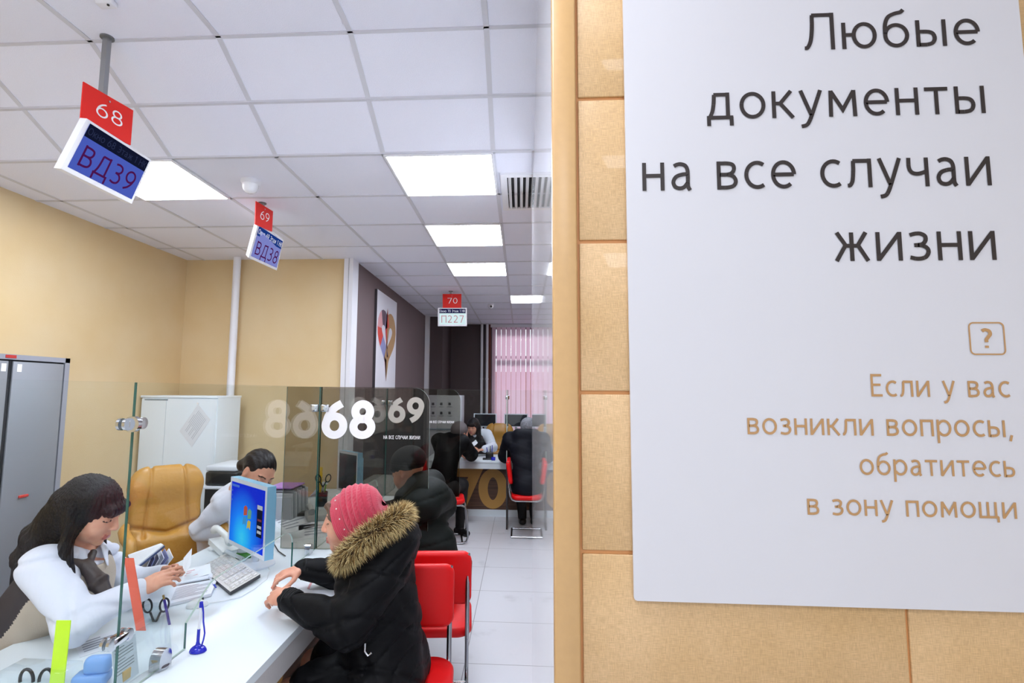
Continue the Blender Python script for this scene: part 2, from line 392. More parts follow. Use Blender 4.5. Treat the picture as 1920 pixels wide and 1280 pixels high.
for k in range(22):
    x = WX0+.045+k*.093
    if x > WX1-.03: break
    a = math.radians(14 if k % 7 else 34)
    M = Matrix.Translation((x, YF-.06, 0)) @ Matrix.Rotation(a, 4, 'Z')
    MB().box(-.0425, .0425, -.0012, .0012, WZ0-.02, 2.9, 0, M).build('slat', BL, bl)
b = MB()
for k in range(3):
    b.tube([(WX0-.05+k*.013, YF-.03+.012*(k % 2), .0), (WX0-.05+k*.013, YF-.03+.012*(k % 2), 2.95)], .009, 0, 8)
tag(b.build('curtain', mat('rust_curtain', '6e3a30', .8)), 'narrow rust brown curtain bunched at the left of the far window', 'curtain')
b = MB().box(-2.5, 3.5, 14, 14.3, -.1, 2.2)
struct('wall_outside', b, mat('outside_pink', 'c98f8f', .8, noise=(3, .2)))

# right hand wall block: gold tiled front, glossy white side
b = MB(); PX, PY = .065, 1.065
TILE = mat('linen_tile', 'deb98a', .38, bump=(900, .18, (1, 1, .25)), noise=(5, .1, 'cfa873'), coat=.12)
GRT = mat('tile_groove', 'd2945a', .5)
struct('wall_right', MB().box(PX+.03, 2.5, PY+.012, 3.2, 0, 3.25), GRT)
tz = [1.368+.311*k for k in range(-5, 7)]
b = MB()
for z0 in tz:
    for k in range(4):
        x0 = PX+.053+.605*k
        b.rbox(x0+.0025, min(x0+.6025, 2.5), PY+.007, PY+.014, max(z0+.0035, .0), min(z0+.3075, 3.25), .0022, 0)
# linen weave: two crossed noises
nt = TILE.node_tree; bs = nt.nodes['Principled BSDF']; tc = [n for n in nt.nodes if n.type == 'TEX_COORD'][0]
hs = []
for st in ((900, 1, 60), (60, 1, 900)):
    mp = nt.nodes.new('ShaderNodeMapping'); mp.inputs['Scale'].default_value = st; nt.links.new(tc.outputs['Object'], mp.inputs[0])
    n = nt.nodes.new('ShaderNodeTexNoise'); n.inputs['Scale'].default_value = 1.; n.inputs['Detail'].default_value = 2; nt.links.new(mp.outputs[0], n.inputs['Vector']); hs.append(n)
ad = nt.nodes.new('ShaderNodeMath'); ad.operation = 'ADD'; nt.links.new(hs[0].outputs['Fac'], ad.inputs[0]); nt.links.new(hs[1].outputs['Fac'], ad.inputs[1])
mr = nt.nodes.new('ShaderNodeMapRange'); mr.inputs['From Min'].default_value = .8; mr.inputs['From Max'].default_value = 1.2; nt.links.new(ad.outputs[0], mr.inputs['Value'])
old = bs.inputs['Base Color'].links[0].from_socket
mul = nt.nodes.new('ShaderNodeMix'); mul.data_type = 'RGBA'; mul.blend_type = 'MIX'; nt.links.new(mr.outputs[0], mul.inputs[0])
br = nt.nodes.new('ShaderNodeMix'); br.data_type = 'RGBA'; br.blend_type = 'MULTIPLY'; br.inputs[0].default_value = 1; nt.links.new(old, br.inputs[6]); br.inputs[7].default_value = (.76, .74, .7, 1)
nt.links.new(br.outputs[2], mul.inputs[6]); nt.links.new(old, mul.inputs[7]); nt.links.new(mul.outputs[2], bs.inputs['Base Color'])
struct('wall_front', b, TILE)
GOLD = mat('gold_trim', 'c8a06c', .35, noise=(60, .05))
struct('trim_3', MB().rbox(PX, PX+.0505, PY-.002, PY+.03, 0, 3.25, .004, 0), GOLD)
GW = grid_mat('glossy_white_tile', 'e9eaee', 'a79c88', .605, .311, PY, 1.368-.311*20, .003, .03, 0, 'YZ')
GW.node_tree.nodes['Principled BSDF'].inputs['Specular IOR Level'].default_value = .9
struct('wall_inner', MB().box(PX+.002, PX+.03, PY+.03, 3.2, 0, 3.25), GW)

# ================================================================== CEILING THINGS
DIFF = emis('light_diffuser', 'ecf3ff', PANEL)
ALU = mat('white_aluminium', 'e6e6ea', .4)
def clight(x0, y0, label, z=ZC, group='square ceiling lights'):
    t = thing('ceiling_light', label, 'ceiling light', (x0+.3, y0+.3, z), group=group)
    b = MB()
    for s in (-1, 1):
        b.box(s*.294-.006, s*.294+.006, -.3, .3, -.012, .02); b.box(-.288, .288, s*.294-.006, s*.294+.006, -.012, .02)
    b.build('frame', ALU, t)
    MB().box(-.286, .286, -.286, .286, -.009, .0).build('diffuser', DIFF, t)
    return t
clight(-.751, 2.71, 'nearest and largest glowing square light panel, left of the white vent')
clight(-.751, 3.91, 'glowing square ceiling panel second in the receding row, just past the vent')
clight(-.751, 5.11, 'glowing square ceiling panel third in the receding row, before the 70 sign')
clight(-.151, 6.91, 'small far glowing ceiling panel beside the glossy wall, past the 70 sign')
clight(-2.551, 2.71, 'glowing ceiling panel partly hidden behind the 68 ticket screen')
for k, (x, y) in enumerate(((-.751, .33), (-2.551, .33), (-1.951, -1.47), (-.151, -1.47))):  # extra panels out of view, added to light the near hall
    clight(x, y, 'unseen glowing ceiling panel added to light the near end of the hall', ZN)
# air vent
b = MB(); vx, vy = .18, 3.29
t = thing('air_vent', 'white louvred air vent in the ceiling beside the glossy wall', 'vent', (vx, vy, ZC), world=True)
for s in (-1, 1):
    b.box(vx+s*.285-.02, vx+s*.285+.02, vy-.305, vy+.305, ZC-.014, ZC); b.box(vx-.265, vx+.265, vy+s*.285-.02, vy+s*.285+.02, ZC-.014, ZC)
b.build('frame', ALU, t)
MB().box(vx-.265, vx+.265, vy-.265, vy+.265, ZC-.004, ZC-.001).build('backing', mat('vent_black', '101012', .8), t)
for k in range(15):
    x = vx-.25+k*.036
    M = Matrix.Translation((x, vy, ZC-.011)) @ Matrix.Rotation(math.radians(30), 4, 'Y')
    MB().box(-.010, .010, -.265, .265, -.0012, .0012, 0, M).build('louver', ALU, t)
# smoke detector
p = P(470, 338, Z=ZC)
t = thing('smoke_detector', 'white domed smoke detector on the ceiling above the 69 sign', 'smoke detector', (p.x, p.y, ZC))
MB().lathe([(.0, 0), (.055, 0), (.057, -.012), (.05, -.026), (.048, -.027)]).build('base', WHT, t)
MB().lathe([(.048, -.027), (.046, -.045), (.038, -.066), (.022, -.08), (.0, -.084)]).build('dome', mat('glossy_white', 'ececf0', .15), t)
p = P(200, 2, Z=ZN)
t = thing('ceiling_sensor', 'small white box sensor cut by the top edge of the photo', 'sensor', (p.x, p.y, ZN))
MB().rbox(-.035, .035, -.02, .02, -.022, 0, .005).build('housing', WHT, t); MB().cyl((.015, -.008, -.022), (.015, -.008, -.026), .005).build('lens', mat('black_plastic', '141416', .35), t)
# security camera
p = P(920, 574, Z=2.93)
t = thing('security_camera', 'small white dome security camera on the ceiling right of the 70 sign', 'camera', (p.x, p.y, ZC))
MB().cyl((0, 0, 0), (0, 0, -.012), .045).build('mount', WHT, t)
MB().lathe([(.044, -.012), (.046, -.03), (.036, -.055), (.015, -.068), (0, -.07)]).build('dome', MATS['glossy_white'], t)
MB().cyl((.008, -.03, -.04), (.01, -.05, -.045), .016).build('lens', MATS['black_plastic'], t)

# ---- hanging signs
RED = mat('sign_red', 'e8281e', .4, spec=.3); SWHITE = mat('sign_white', 'f6f2f2', .4)
SBLUE = emis('screen_blue', '4c5fbe', .95); SNAVY = emis('screen_navy', '151a33', .8); SDIG = emis('screen_digits', '5a1b5c', .7)
def lerp4(c, u, v):
    return (c[0]*(1-u)+c[1]*u)*(1-v)+(c[3]*(1-u)+c[2]*u)*v
def panel(name, c, t_, nrm, mats, parent, **k):
    return MB().slab(c, nrm, t_).build(name, mats, parent)
def sub(c, u0, v0, u1, v1): return [lerp4(c, u0, v0), lerp4(c, u1, v0), lerp4(c, u1, v1), lerp4(c, u0, v1)]
def hang_sign(kind, label, red, scr, num, code, small, pole, cols, glare=False):
    root = thing('ticket_sign', label, 'sign', tuple((red[0]+red[1])/2), world=True, group='hanging queue number signs')
    nr = (red[1]-red[0]).cross(red[0]-red[3]).normalized()
    if nr.dot(Vector((0, 0, CAMZ))-red[0]) < 0: nr = -nr
    rp = panel('number_panel', red, .006, nr, RED, root)
    A, B = lerp4(red, .26, .66), lerp4(red, .8, .66); up = (red[0]-red[3]).normalized()
    for k_, ch in enumerate(num):
        tb = MB(); text_on(tb, ch, lerp4(red, .25+.30*k_, .66), lerp4(red, .50+.30*k_, .66), up, (red[0]-red[3]).length*.39/1.4, .13, .18, nrm=nr); tb.build('number_lettering', SWHITE, rp)
    tb = MB().cyl(lerp4(red, .5, .14)+nr*.001, lerp4(red, .5, .14)+nr*.004, .004); tb.build('screw', mat('steel', 'b8b8bc', .3, 1), rp)
    ns = (scr[1]-scr[0]).cross(scr[0]-scr[3]).normalized()
    if ns.dot(Vector((0, 0, CAMZ))-scr[0]) < 0: ns = -ns
    fr = panel('monitor_housing', scr, .03, ns, mat('screen_white', 'eeeef2', .3), root)
    f1 = [c+ns*.002 for c in sub(scr, .055, .05, .965, .92)]
    MB().slab(f1, ns, .0015).build('display', cols[0], fr)
    f2 = [c+ns*.003 for c in sub(scr, .055, .05, .965, .30)]
    MB().slab(f2, ns, .0008).build('display_header', cols[1], fr)
    H_ = (scr[0]-scr[3]).length; up = (scr[0]-scr[3]).normalized()
    tb = MB(); text_on(tb, code, lerp4(scr, .12, .82), lerp4(scr, .90, .82), up, H_*.40/1.4, .14, .2, nrm=ns, lift=.0036)
    tb.build('code_lettering', cols[2], fr)
    words_on(small, lerp4(scr, .07, .245), lerp4(scr, .95, .245), up, H_*.10, .16, .16, ns, cols[3], fr, .0036)
    if pole is not None:
        MB().box(pole.x-.012, pole.x+.012, pole.y-.012, pole.y+.012, (red[0].z+red[1].z)/2-.12, pole.z).build('pole', mat('pole_grey', '97989a', .35, .6), root)
        MB().cyl(Vector((pole.x, pole.y, pole.z)), Vector((pole.x, pole.y, pole.z-.006)), .028).build('ceiling_plate', mat('pole_grey2', '6d6e70', .5), root)
    return root
cap1 = emis('caption_dim', '2a3150', .9)
zr = 2.975
red = [P(157, 153, Z=zr), P(250, 207, Z=zr)]; red += [P(246.5, 273, X=red[1].x), P(152, 226, X=red[0].x)]
red[2].x = red[1].x; red[2].y = red[1].y; red[3].x = red[0].x; red[3].y = red[0].y
zs = 2.80; s4 = [P(163, 222, Z=zs), P(284, 300, Z=zs), P(247, 382, Z=2.552), P(114, 316, Z=2.552)]
pole = P(190, 62, Z=ZN); pole.x = (red[0].x+red[1].x)/2-.025; pole.y = (red[0].y+red[1].y)/2-.01
hang_sign('a', 'nearest hanging red 68 board with tilted blue ticket screen', red, s4, '68', 'ВД39', 'Окно 68 Этаж 1 НК', pole, (SBLUE, SNAVY, SDIG, cap1))
zr = 2.94
red = [P(480.5, 377, Z=zr), P(512, 396, Z=zr)]; red += [P(510, 434, X=red[1].x), P(478, 420, X=red[0].x)]
red[2].x = red[1].x; red[2].y = red[1].y; red[3].x = red[0].x; red[3].y = red[0].y
zs = 2.80; s4 = [P(484, 418, Z=zs), P(532, 450, Z=zs), P(519, 507, Z=2.624), P(466, 483, Z=2.624)]
pole = Vector(((red[0].x+red[1].x)/2-.02, (red[0].y+red[1].y)/2, ZC))
hang_sign('b', 'middle hanging red 69 board with lilac ticket screen', red, s4, '69', 'ВД38', 'Окно 69 Этаж 1 НК', pole, (emis('screen_lilac', '7d84c8', 1.), emis('screen_deepblue', '1c3a86', .9), SDIG, emis('caption_white', 'e8ecff', .9)))
y70 = 6.6
red = [P(830, 551, Y=y70), P(865, 551, Y=y70), P(865, 578, Y=y70), P(830, 578, Y=y70)]
for q in (red[1],): q.z = red[0].z
s4 = [P(821, 577, Y=y70-.02), P(875, 577, Y=y70-.02), P(875, 611, Y=y70-.02), P(821, 611, Y=y70-.02)]
hang_sign('c', 'far hanging red 70 board over a pale ticket screen', red, s4, '70', 'П227', 'Окно 70 Этаж 1 НК', Vector((red[0].x+.1, y70+.03, ZC)), (emis('screen_pale', 'd8f0f4', 1.), emis('screen_deepblue2', '1e1e4a', .9), emis('digits_pink', 'c98a96', .9), MATS['caption_white']))

# ================================================================== POSTER BOARD
px0, px1, pz0, pz1 = .2165, 1.012, 1.283, 2.72
PWH = mat('poster_white', 'cfcdd1', .32, spec=.4, coat=.15)
pb = thing('poster_board', 'large white board with Cyrillic lettering on the gold tiled wall', 'poster', (px0, PY, pz0), world=True)
yb = PY-.004; r_ = .006
c = [(px1, yb, pz0), (px1, yb, pz1), (px0, yb, pz1), (px0, yb, pz0+r_), (px0+.3*r_, yb, pz0+.3*r_), (px0+r_, yb, pz0)]
MB().slab(c, (0, -1, 0), .005).build('panel', PWH, pb)
INK = mat('poster_black_ink', '2b2220', .45); BRZ = mat('poster_bronze_ink', 'b58a5a', .4)
def pline(s, x0, x1, yt, y0, y1, m, w, capk=1.0, gap=.16):
    """x extents, top of x-height (px) and the baseline at both ends (px)"""
    A, B = P(x0, y0, Y=yb), P(x1, y1, Y=yb); zb = (A.z+B.z)/2; A.z = zb; B.z = zb
    T = P((x0+x1)/2, yt, Y=yb); h = (T.z-zb)/capk
    words_on(s, A, B, (0, 0, 1), h, w, gap, (0, -1, 0), m, pb)
    return h
pline('Любые', 1508.5, 1838.5, 20.5, 91.5, 88, INK, .138, 1.4, .2)
pline('документы', 1325, 1850, 168, 219.5, 218, INK, .138, 1, .2)
pline('на все случаи', 1204, 1860, 299.5, 355, 351, INK, .138, 1, .2)
pline('жизни', 1565, 1869, 434.5, 489, 488, INK, .138, 1, .2)
pline('Если у вас', 1633, 1894, 701.5, 743.5, 744.5, BRZ, .15, 1.4, .2)
pline('возникли вопросы,', 1401, 1901, 785.5, 815, 818, BRZ, .15, 1, .18)
pline('обратитесь', 1612, 1904, 862, 891, 893, BRZ, .15, 1, .18)
pline('в зону помощи', 1513.5, 1906.5, 938, 967, 969.5, BRZ, .15, 1, .18)
A, B, T = P(1820, 664, Y=yb), P(1885, 665, Y=yb), P(1851, 605, Y=yb)
w_ = B.x-A.x; h_ = T.z-A.z; rr = w_*.13; pts = []
for cx_, cz_, a0 in ((w_-rr, h_-rr, 0), (rr, h_-rr, 90), (rr, rr, 180), (w_-rr, rr, 270)):
    for k in range(7): an = math.radians(a0+15*k); pts.append((cx_+rr*math.cos(an), cz_+rr*math.sin(an)))
pts.append(pts[0]); l, r = ribbon(pts, .0028)
mb = MB()
for i in range(len(l)-1): mb.add([(A.x+q.x, yb-.0012, A.z+q.y) for q in (l[i], l[i+1], r[i+1], r[i])], [(0, 1, 2, 3)])
text_on(mb, '?', (A.x+w_*.34, yb, A.z+h_*.2), (A.x+w_*.66, yb, A.z+h_*.2), (0, 0, 1), h_*.43, .24, nrm=(0, -1, 0))
mb.build('help_icon', BRZ, pb)
# ================================================================== SMOOTH SOLIDS
def nv(v): return np.array(v, dtype=np.float32)
class Sdf:
    """a distance field on a grid; smooth unions give one continuous skin"""
    def __init__(s, lo, hi, h):
        s.lo = nv(lo); s.h = h; s.n = [int(math.ceil((hi[i]-lo[i])/h))+1 for i in range(3)]
        s.f = np.full(s.n, 1.0, dtype=np.float32)
    def _sub(s, lo, hi):
        i0 = [max(0, int((lo[i]-s.lo[i])/s.h)) for i in range(3)]; i1 = [min(s.n[i], int((hi[i]-s.lo[i])/s.h)+2) for i in range(3)]
        if any(i1[k] <= i0[k] for k in range(3)): return None, None
        ax = [s.lo[k]+s.h*np.arange(i0[k], i1[k], dtype=np.float32) for k in range(3)]
        return tuple(slice(i0[k], i1[k]) for k in range(3)), np.meshgrid(*ax, indexing='ij')
    def _mix(s, sl, d, k, cut=False):
        g = s.f[sl]
        if cut:
            d = -d; hh = np.clip(.5-.5*(d-g)/k, 0, 1) if False else np.clip(.5+.5*(d-g)/k, 0, 1)
            s.f[sl] = g*(1-hh)+d*hh+k*hh*(1-hh)
        else:
            hh = np.clip(.5+.5*(d-g)/k, 0, 1)
            s.f[sl] = d*(1-hh)+g*hh-k*hh*(1-hh)
    def cap(s, a, b, ra, rb=None, k=.02, cut=False, sq=None):
        """tapered capsule; sq=(normal, factor) flattens it along normal"""
        rb = ra if rb is None else rb; a = nv(a); b = nv(b); m = max(ra, rb)+k*2+s.h*2
        sl, g = s._sub(np.minimum(a, b)-m, np.maximum(a, b)+m)
        if sl is None: return s
        ab = b-a; L2 = float(ab@ab)+1e-9
        px, py, pz = g[0]-a[0], g[1]-a[1], g[2]-a[2]
        t = np.clip((px*ab[0]+py*ab[1]+pz*ab[2])/L2, 0, 1)
        qx, qy, qz = px-t*ab[0], py-t*ab[1], pz-t*ab[2]
        l2 = qx*qx+qy*qy+qz*qz
        if sq is not None:
            n = nv(sq[0]); n = n/np.linalg.norm(n); e = (qx*n[0]+qy*n[1]+qz*n[2])
            l2 = l2+e*e*(1/sq[1]**2-1)
            d = (np.sqrt(l2)-(ra+(rb-ra)*t))*(.5+.5*sq[1])
        else: d = np.sqrt(l2)-(ra+(rb-ra)*t)
        s._mix(sl, d, k, cut); return s
    def ell(s, c, r, k=.02, A=None, cut=False):
        """ellipsoid, A = 3 axes as rows"""
        c = nv(c); m = max(r)+k*2+s.h*2; sl, g = s._sub(c-m, c+m)
        if sl is None: return s
        p = [g[i]-c[i] for i in range(3)]
        if A is not None: p = [p[0]*A[i][0]+p[1]*A[i][1]+p[2]*A[i][2] for i in range(3)]
        k0 = np.sqrt(sum((p[i]/r[i])**2 for i in range(3))); k1 = np.sqrt(sum((p[i]/r[i]**2)**2 for i in range(3)))+1e-9
        s._mix(sl, k0*(k0-1)/k1, k, cut); return s
    def boxr(s, c, half, rr, k=.01, A=None, cut=False):
        c = nv(c); m = max(half)*1.75+k*2+s.h*2; sl, g = s._sub(c-m, c+m)
        if sl is None: return s
        p = [g[i]-c[i] for i in range(3)]
        if A is not None: p = [p[0]*A[i][0]+p[1]*A[i][1]+p[2]*A[i][2] for i in range(3)]
        q = [np.abs(p[i])-(half[i]-rr) for i in range(3)]
        d = np.sqrt(sum(np.maximum(v, 0)**2 for v in q))+np.minimum(np.maximum(q[0], np.maximum(q[1], q[2])), 0)-rr
        s._mix(sl, d, k, cut); return s
    def half(s, p0, n, k=.004):
        """cut away everything on the +n side of the plane"""
        n = nv(n); n = n/np.linalg.norm(n); g = np.meshgrid(*[s.lo[i]+s.h*np.arange(s.n[i], dtype=np.float32) for i in range(3)], indexing='ij', sparse=True)
        d = (g[0]-p0[0])*n[0]+(g[1]-p0[1])*n[1]+(g[2]-p0[2])*n[2]
        s.f = np.maximum(s.f, d); return s
    def disp(s, fn):
        g = np.meshgrid(*[s.lo[i]+s.h*np.arange(s.n[i], dtype=np.float32) for i in range(3)], indexing='ij', sparse=True)
        s.f = s.f+fn(*g).astype(np.float32); return s
    def mesh(s):
        f = s.f; f[0], f[-1] = 1, 1; f[:, 0], f[:, -1] = 1, 1; f[:, :, 0], f[:, :, -1] = 1, 1
        I = f < 0; nx, ny, nz = s.n
        cs = np.zeros((nx-1, ny-1, nz-1), np.int8)
        for dx in (0, 1):
            for dy in (0, 1):
                for dz in (0, 1): cs += I[dx:nx-1+dx, dy:ny-1+dy, dz:nz-1+dz]
        act = (cs > 0) & (cs < 8); idx = np.argwhere(act); N = len(idx)
        if N == 0: return np.zeros((0, 3)), np.zeros((0, 4), int)
        vid = np.full(act.shape, -1, np.int64); vid[act] = np.arange(N)
        acc = np.zeros((N, 3)); cnt = np.zeros(N)
        cor = [(0, 0, 0), (1, 0, 0), (0, 1, 0), (1, 1, 0), (0, 0, 1), (1, 0, 1), (0, 1, 1), (1, 1, 1)]
        val = [f[idx[:, 0]+c[0], idx[:, 1]+c[1], idx[:, 2]+c[2]] for c in cor]
        for i, j in ((0, 1), (2, 3), (4, 5), (6, 7), (0, 2), (1, 3), (4, 6), (5, 7), (0, 4), (1, 5), (2, 6), (3, 7)):
            a, b = val[i], val[j]; m = (a < 0) != (b < 0); t = np.where(m, a/np.where(m, a-b, 1), 0)
            ci, cj = np.array(cor[i]), np.array(cor[j])
            acc += np.where(m[:, None], ci+t[:, None]*(cj-ci), 0); cnt += m
        V = (idx+acc/cnt[:, None])*s.h+s.lo
        quads = []
        for ax in range(3):
            u, v = (ax+1) % 3, (ax+2) % 3
            A = [slice(None)]*3; B = [slice(None)]*3; A[ax] = slice(0, -1); B[ax] = slice(1, None)
            a, b = I[tuple(A)], I[tuple(B)]; e = np.argwhere(a != b)
            e = e[(e[:, u] > 0) & (e[:, v] > 0) & (e[:, u] < s.n[u]-1) & (e[:, v] < s.n[v]-1)]
            fl = a[e[:, 0], e[:, 1], e[:, 2]]
            def g(du, dv):
                q = e.copy(); q[:, u] -= du; q[:, v] -= dv; return vid[q[:, 0], q[:, 1], q[:, 2]]
            q = np.stack([g(1, 1), g(0, 1), g(0, 0), g(1, 0)], 1); q[~fl] = q[~fl][:, ::-1]; quads.append(q)
        return V, np.concatenate(quads)
    def build(s, name, mats, parent=None, paint=None, smooth=1):
        V, Q = s.mesh()
        for _ in range(smooth):      # light relaxation
            acc = np.zeros_like(V); c = np.zeros(len(V))
            for i in range(4):
                j = (i+1) % 4; np.add.at(acc, Q[:, i], V[Q[:, j]]); np.add.at(c, Q[:, i], 1)
                np.add.at(acc, Q[:, j], V[Q[:, i]]); np.add.at(c, Q[:, j], 1)
            V = V*.5+.5*acc/np.maximum(c, 1)[:, None]
        o0 = WOFF.get(parent.name, Vector()) if parent is not None else Vector()
        me = bpy.data.meshes.new(name); me.vertices.add(len(V)); me.vertices.foreach_set('co', (V-np.array(o0)).astype(np.float32).ravel())
        me.loops.add(len(Q)*4); me.loops.foreach_set('vertex_index', Q.astype(np.int32).ravel())
        me.polygons.add(len(Q)); me.polygons.foreach_set('loop_start', (np.arange(len(Q))*4).astype(np.int32))
        me.polygons.foreach_set('use_smooth', np.ones(len(Q), bool))
        if not isinstance(mats, (list, tuple)): mats = [mats]
        for m in mats: me.materials.append(m)
        if paint is not None: me.polygons.foreach_set('material_index', paint(V[Q].mean(1)).astype(np.int32))
        me.update(calc_edges=True); me.validate()
        o = bpy.data.objects.new(name, me); COL.objects.link(o)
        if parent is not None:
            o.parent = parent
            if parent.name in WOFF: WOFF[o.name] = WOFF[parent.name]
        return o

# ================================================================== COUNTERS AND GLASS
CT = .77; GX = -1.18; EX_ = -.857; SX = -1.81; DY = 3.05
COUNTER = mat('white_laminate', 'dde5ea', .32, noise=(2, .02)); FAS = mat('fascia_grey', 'c4c1c1', .45, noise=(200, .06))
WOOD = mat('walnut_panel', '6a4a38', .5, noise=(1, .45, '3f2a20', (2, 2, 60)))
GOLDN = mat('gold_number', 'b98a45', .45)
ct = thing('service_counter', 'long white service counter with clerks on one side and customers on the other', 'counter', (-1.33, 2.6, 0), world=True)
MB().slab([(SX, -.6, CT), (EX_, -.6, CT), (EX_, 5.75, CT), (-1.60, 5.75, CT), (-1.60, 4.88, CT), (SX, 4.88, CT)], (0, 0, 1), .03).build('worktop', COUNTER, ct)
MB().box(EX_-.03, EX_-.002, -.59, 5.74, CT-.118, CT-.031).build('fascia', FAS, ct)
fp = MB().box(-1.26, -1.23, -.58, 5.7, .08, CT-.031).build('front_panel', WOOD, ct)
for k, s in enumerate(('67', '68', '69')):
    mb = MB(); y0 = .5+k*1.55
    text_on(mb, s, (-1.23, y0+.1, .14), (-1.23, y0+.75, .14), (0, 0, 1), .34, .3, .25, nrm=(1, 0, 0)); mb.build('number_lettering', GOLDN, fp)
MB().box(-1.27, -1.21, -.58, 5.72, 0, .09).build('plinth', COUNTER, ct)
for y in (1.2, 2.8, 4.4): MB().box(SX+.05, -1.26, y, y+.03, 0, CT-.03).build('support_panel', FAS, ct)

fx0, fy0, fy1 = -1.28, 6.97, 7.75
fc = thing('service_counter', 'far white counter with gold 70 on its walnut front', 'counter', (0, 7.3, 0), world=True)
MB().rbox(fx0, 1.6, fy0, fy1, CT-.03, CT, .003).build('worktop', COUNTER, fc)
MB().box(fx0, 1.6, fy0+.003, fy0+.03, CT-.1, CT-.031).build('fascia', COUNTER, fc)
fp = MB().box(fx0+.02, 1.6, 7.27, 7.3, .09, CT-.031).build('front_panel', WOOD, fc)
for xs, s in ((P(868, 900, Y=7.27).x-.14, '70'), (P(1010, 900, Y=7.27).x, '71')):
    A = P(900, 950, Y=7.27); T = P(900, 881, Y=7.27)
    for k_, ch in enumerate(s):
        mb = MB(); text_on(mb, ch, (xs+.38*k_, 7.27, A.z+.01), (xs+.34+.38*k_, 7.27, A.z+.01), (0, 0, 1), (T.z-A.z-.02)/1.4, .34, .22, nrm=(0, -1, 0)); mb.build('number_lettering', GOLDN, fp)
MB().box(fx0+.02, 1.6, 7.255, 7.3, 0, .09).build('plinth', COUNTER, fc)
MB().box(fx0+.02, fx0+.05, 7.3, 7.7, 0, CT-.03).build('support_panel', FAS, fc)

EDGE = mat('glass_edge_green', '1d5a52', .1, coat=.5); EDGEL = mat('glass_edge_pale', 'a8bcb2', .15)
CHR = mat('chrome', 'c9cbd0', .12, 1); DEC = mat('decal_white_glow', 'f3f1f4', .5, emit=.12)  # the decal white is given a faint glow of its own
GT = 1.70
def arcp(cx, cz, r, a0, a1, n=10): return [(cx+r*math.cos(math.radians(a0+(a1-a0)*i/n)), cz+r*math.sin(math.radians(a0+(a1-a0)*i/n))) for i in range(n+1)]
def glass_slab(pts3, nrm, t, gm, edge, parent):
    return MB().slab(pts3, nrm, t, 0, 1).build('glass_panel', [gm, edge], parent)
def screen_x(label, y0, y1, open0, open1, gm=GLASS):
    """pane along the counter at X = GX with a rounded document opening"""
    r = .08; zo = CT+.185
    pts = [(y0, CT+.003), (open0, CT+.003)]
    pts += [(open0+.0, zo-r*1.2)] + [(open0+.02+.16*t_, zo-r*1.2+r*1.2*math.sin(t_*PI/2)) for t_ in (.25, .5, .75, 1)]
    pts += [(open1-.1, zo+.008)] + arcp(open1-.08, zo-.075, .08, 80, 0, 7) + [(open1, CT+.003), (y1, CT+.003), (y1, GT), (y0, GT)]
    t = thing('glass_screen', label, 'glass screen', (GX, (y0+y1)/2, CT), world=True, group='clear glass screens along the counter')
    g = glass_slab([(GX+.004, y, z) for y, z in pts], (1, 0, 0), .008, gm, EDGE, t)
    g.data.materials.append(EDGEL)
    for p_ in g.data.polygons:
        if p_.material_index == 1 and abs(p_.normal.z) > .2: p_.material_index = 2
    return t
s1 = screen_x('nearest clear glass screen, in front of the clerk with long hair', .30, 1.5465, .5, .9, GLASS_LOW)
s2 = screen_x('clear glass screen between the clerk with long hair and the woman in the pink hat', 1.548, DY-.012, 1.87, 2.735)
s3 = screen_x('clear glass screen past the divider numbered 68', DY+.012, 4.59, 3.4, 4.35)
s4_ = screen_x('clear glass screen past the divider numbered 69', 4.61, 5.7, 4.95, 5.5)
def clamp_part(p, parent, three=True):
    """chrome glass clamp: discs either side of the joint"""
    b = MB(); p = Vector(p)
    for s in (-1, 1):
        b.cyl(p+Vector((s*.005, -.032, 0)), p+Vector((s*.014, -.032, 0)), .018); b.cyl(p+Vector((s*.005, .032, 0)), p+Vector((s*.014, .032, 0)), .018)
    b.rbox(p.x-.016, p.x+.016, p.y-.03, p.y+.03, p.z-.012, p.z+.012, .004)
    if three:
        b.cyl(p+Vector((.018, -.012, 0)), p+Vector((.018, -.028, 0)), .024); b.cyl(p+Vector((.0, 0, 0)), p+Vector((.035, 0, 0)), .012)
    b.build('glass_clamp', CHR, parent)
clamp_part((GX, 1.543, 1.575), s2); clamp_part((GX, 1.543, .95), s2, False)
b = MB(); c0 = Vector((GX, 1.745, CT+.002))
b.lathe([(.0, 0), (.026, 0), (.026, .006), (.0, .006)], 0, 20, Matrix.Translation(c0))
b.slab([(GX+.018, c0.y-.03+x, CT+.002+z) for x, z in [(0, 0), (.06, 0)]+arcp(.03, .03, .03, 0, 180, 8)], (1, 0, 0), .036)
b.build('foot_clamp', CHR, s2)
b = MB(); b.slab([(GX+.014, 2.93+x, CT+.002+z) for x, z in [(0, 0), (.05, 0)]+arcp(.025, .03, .025, 0, 180, 8)], (1, 0, 0), .028); b.build('foot_clamp', CHR, s2)

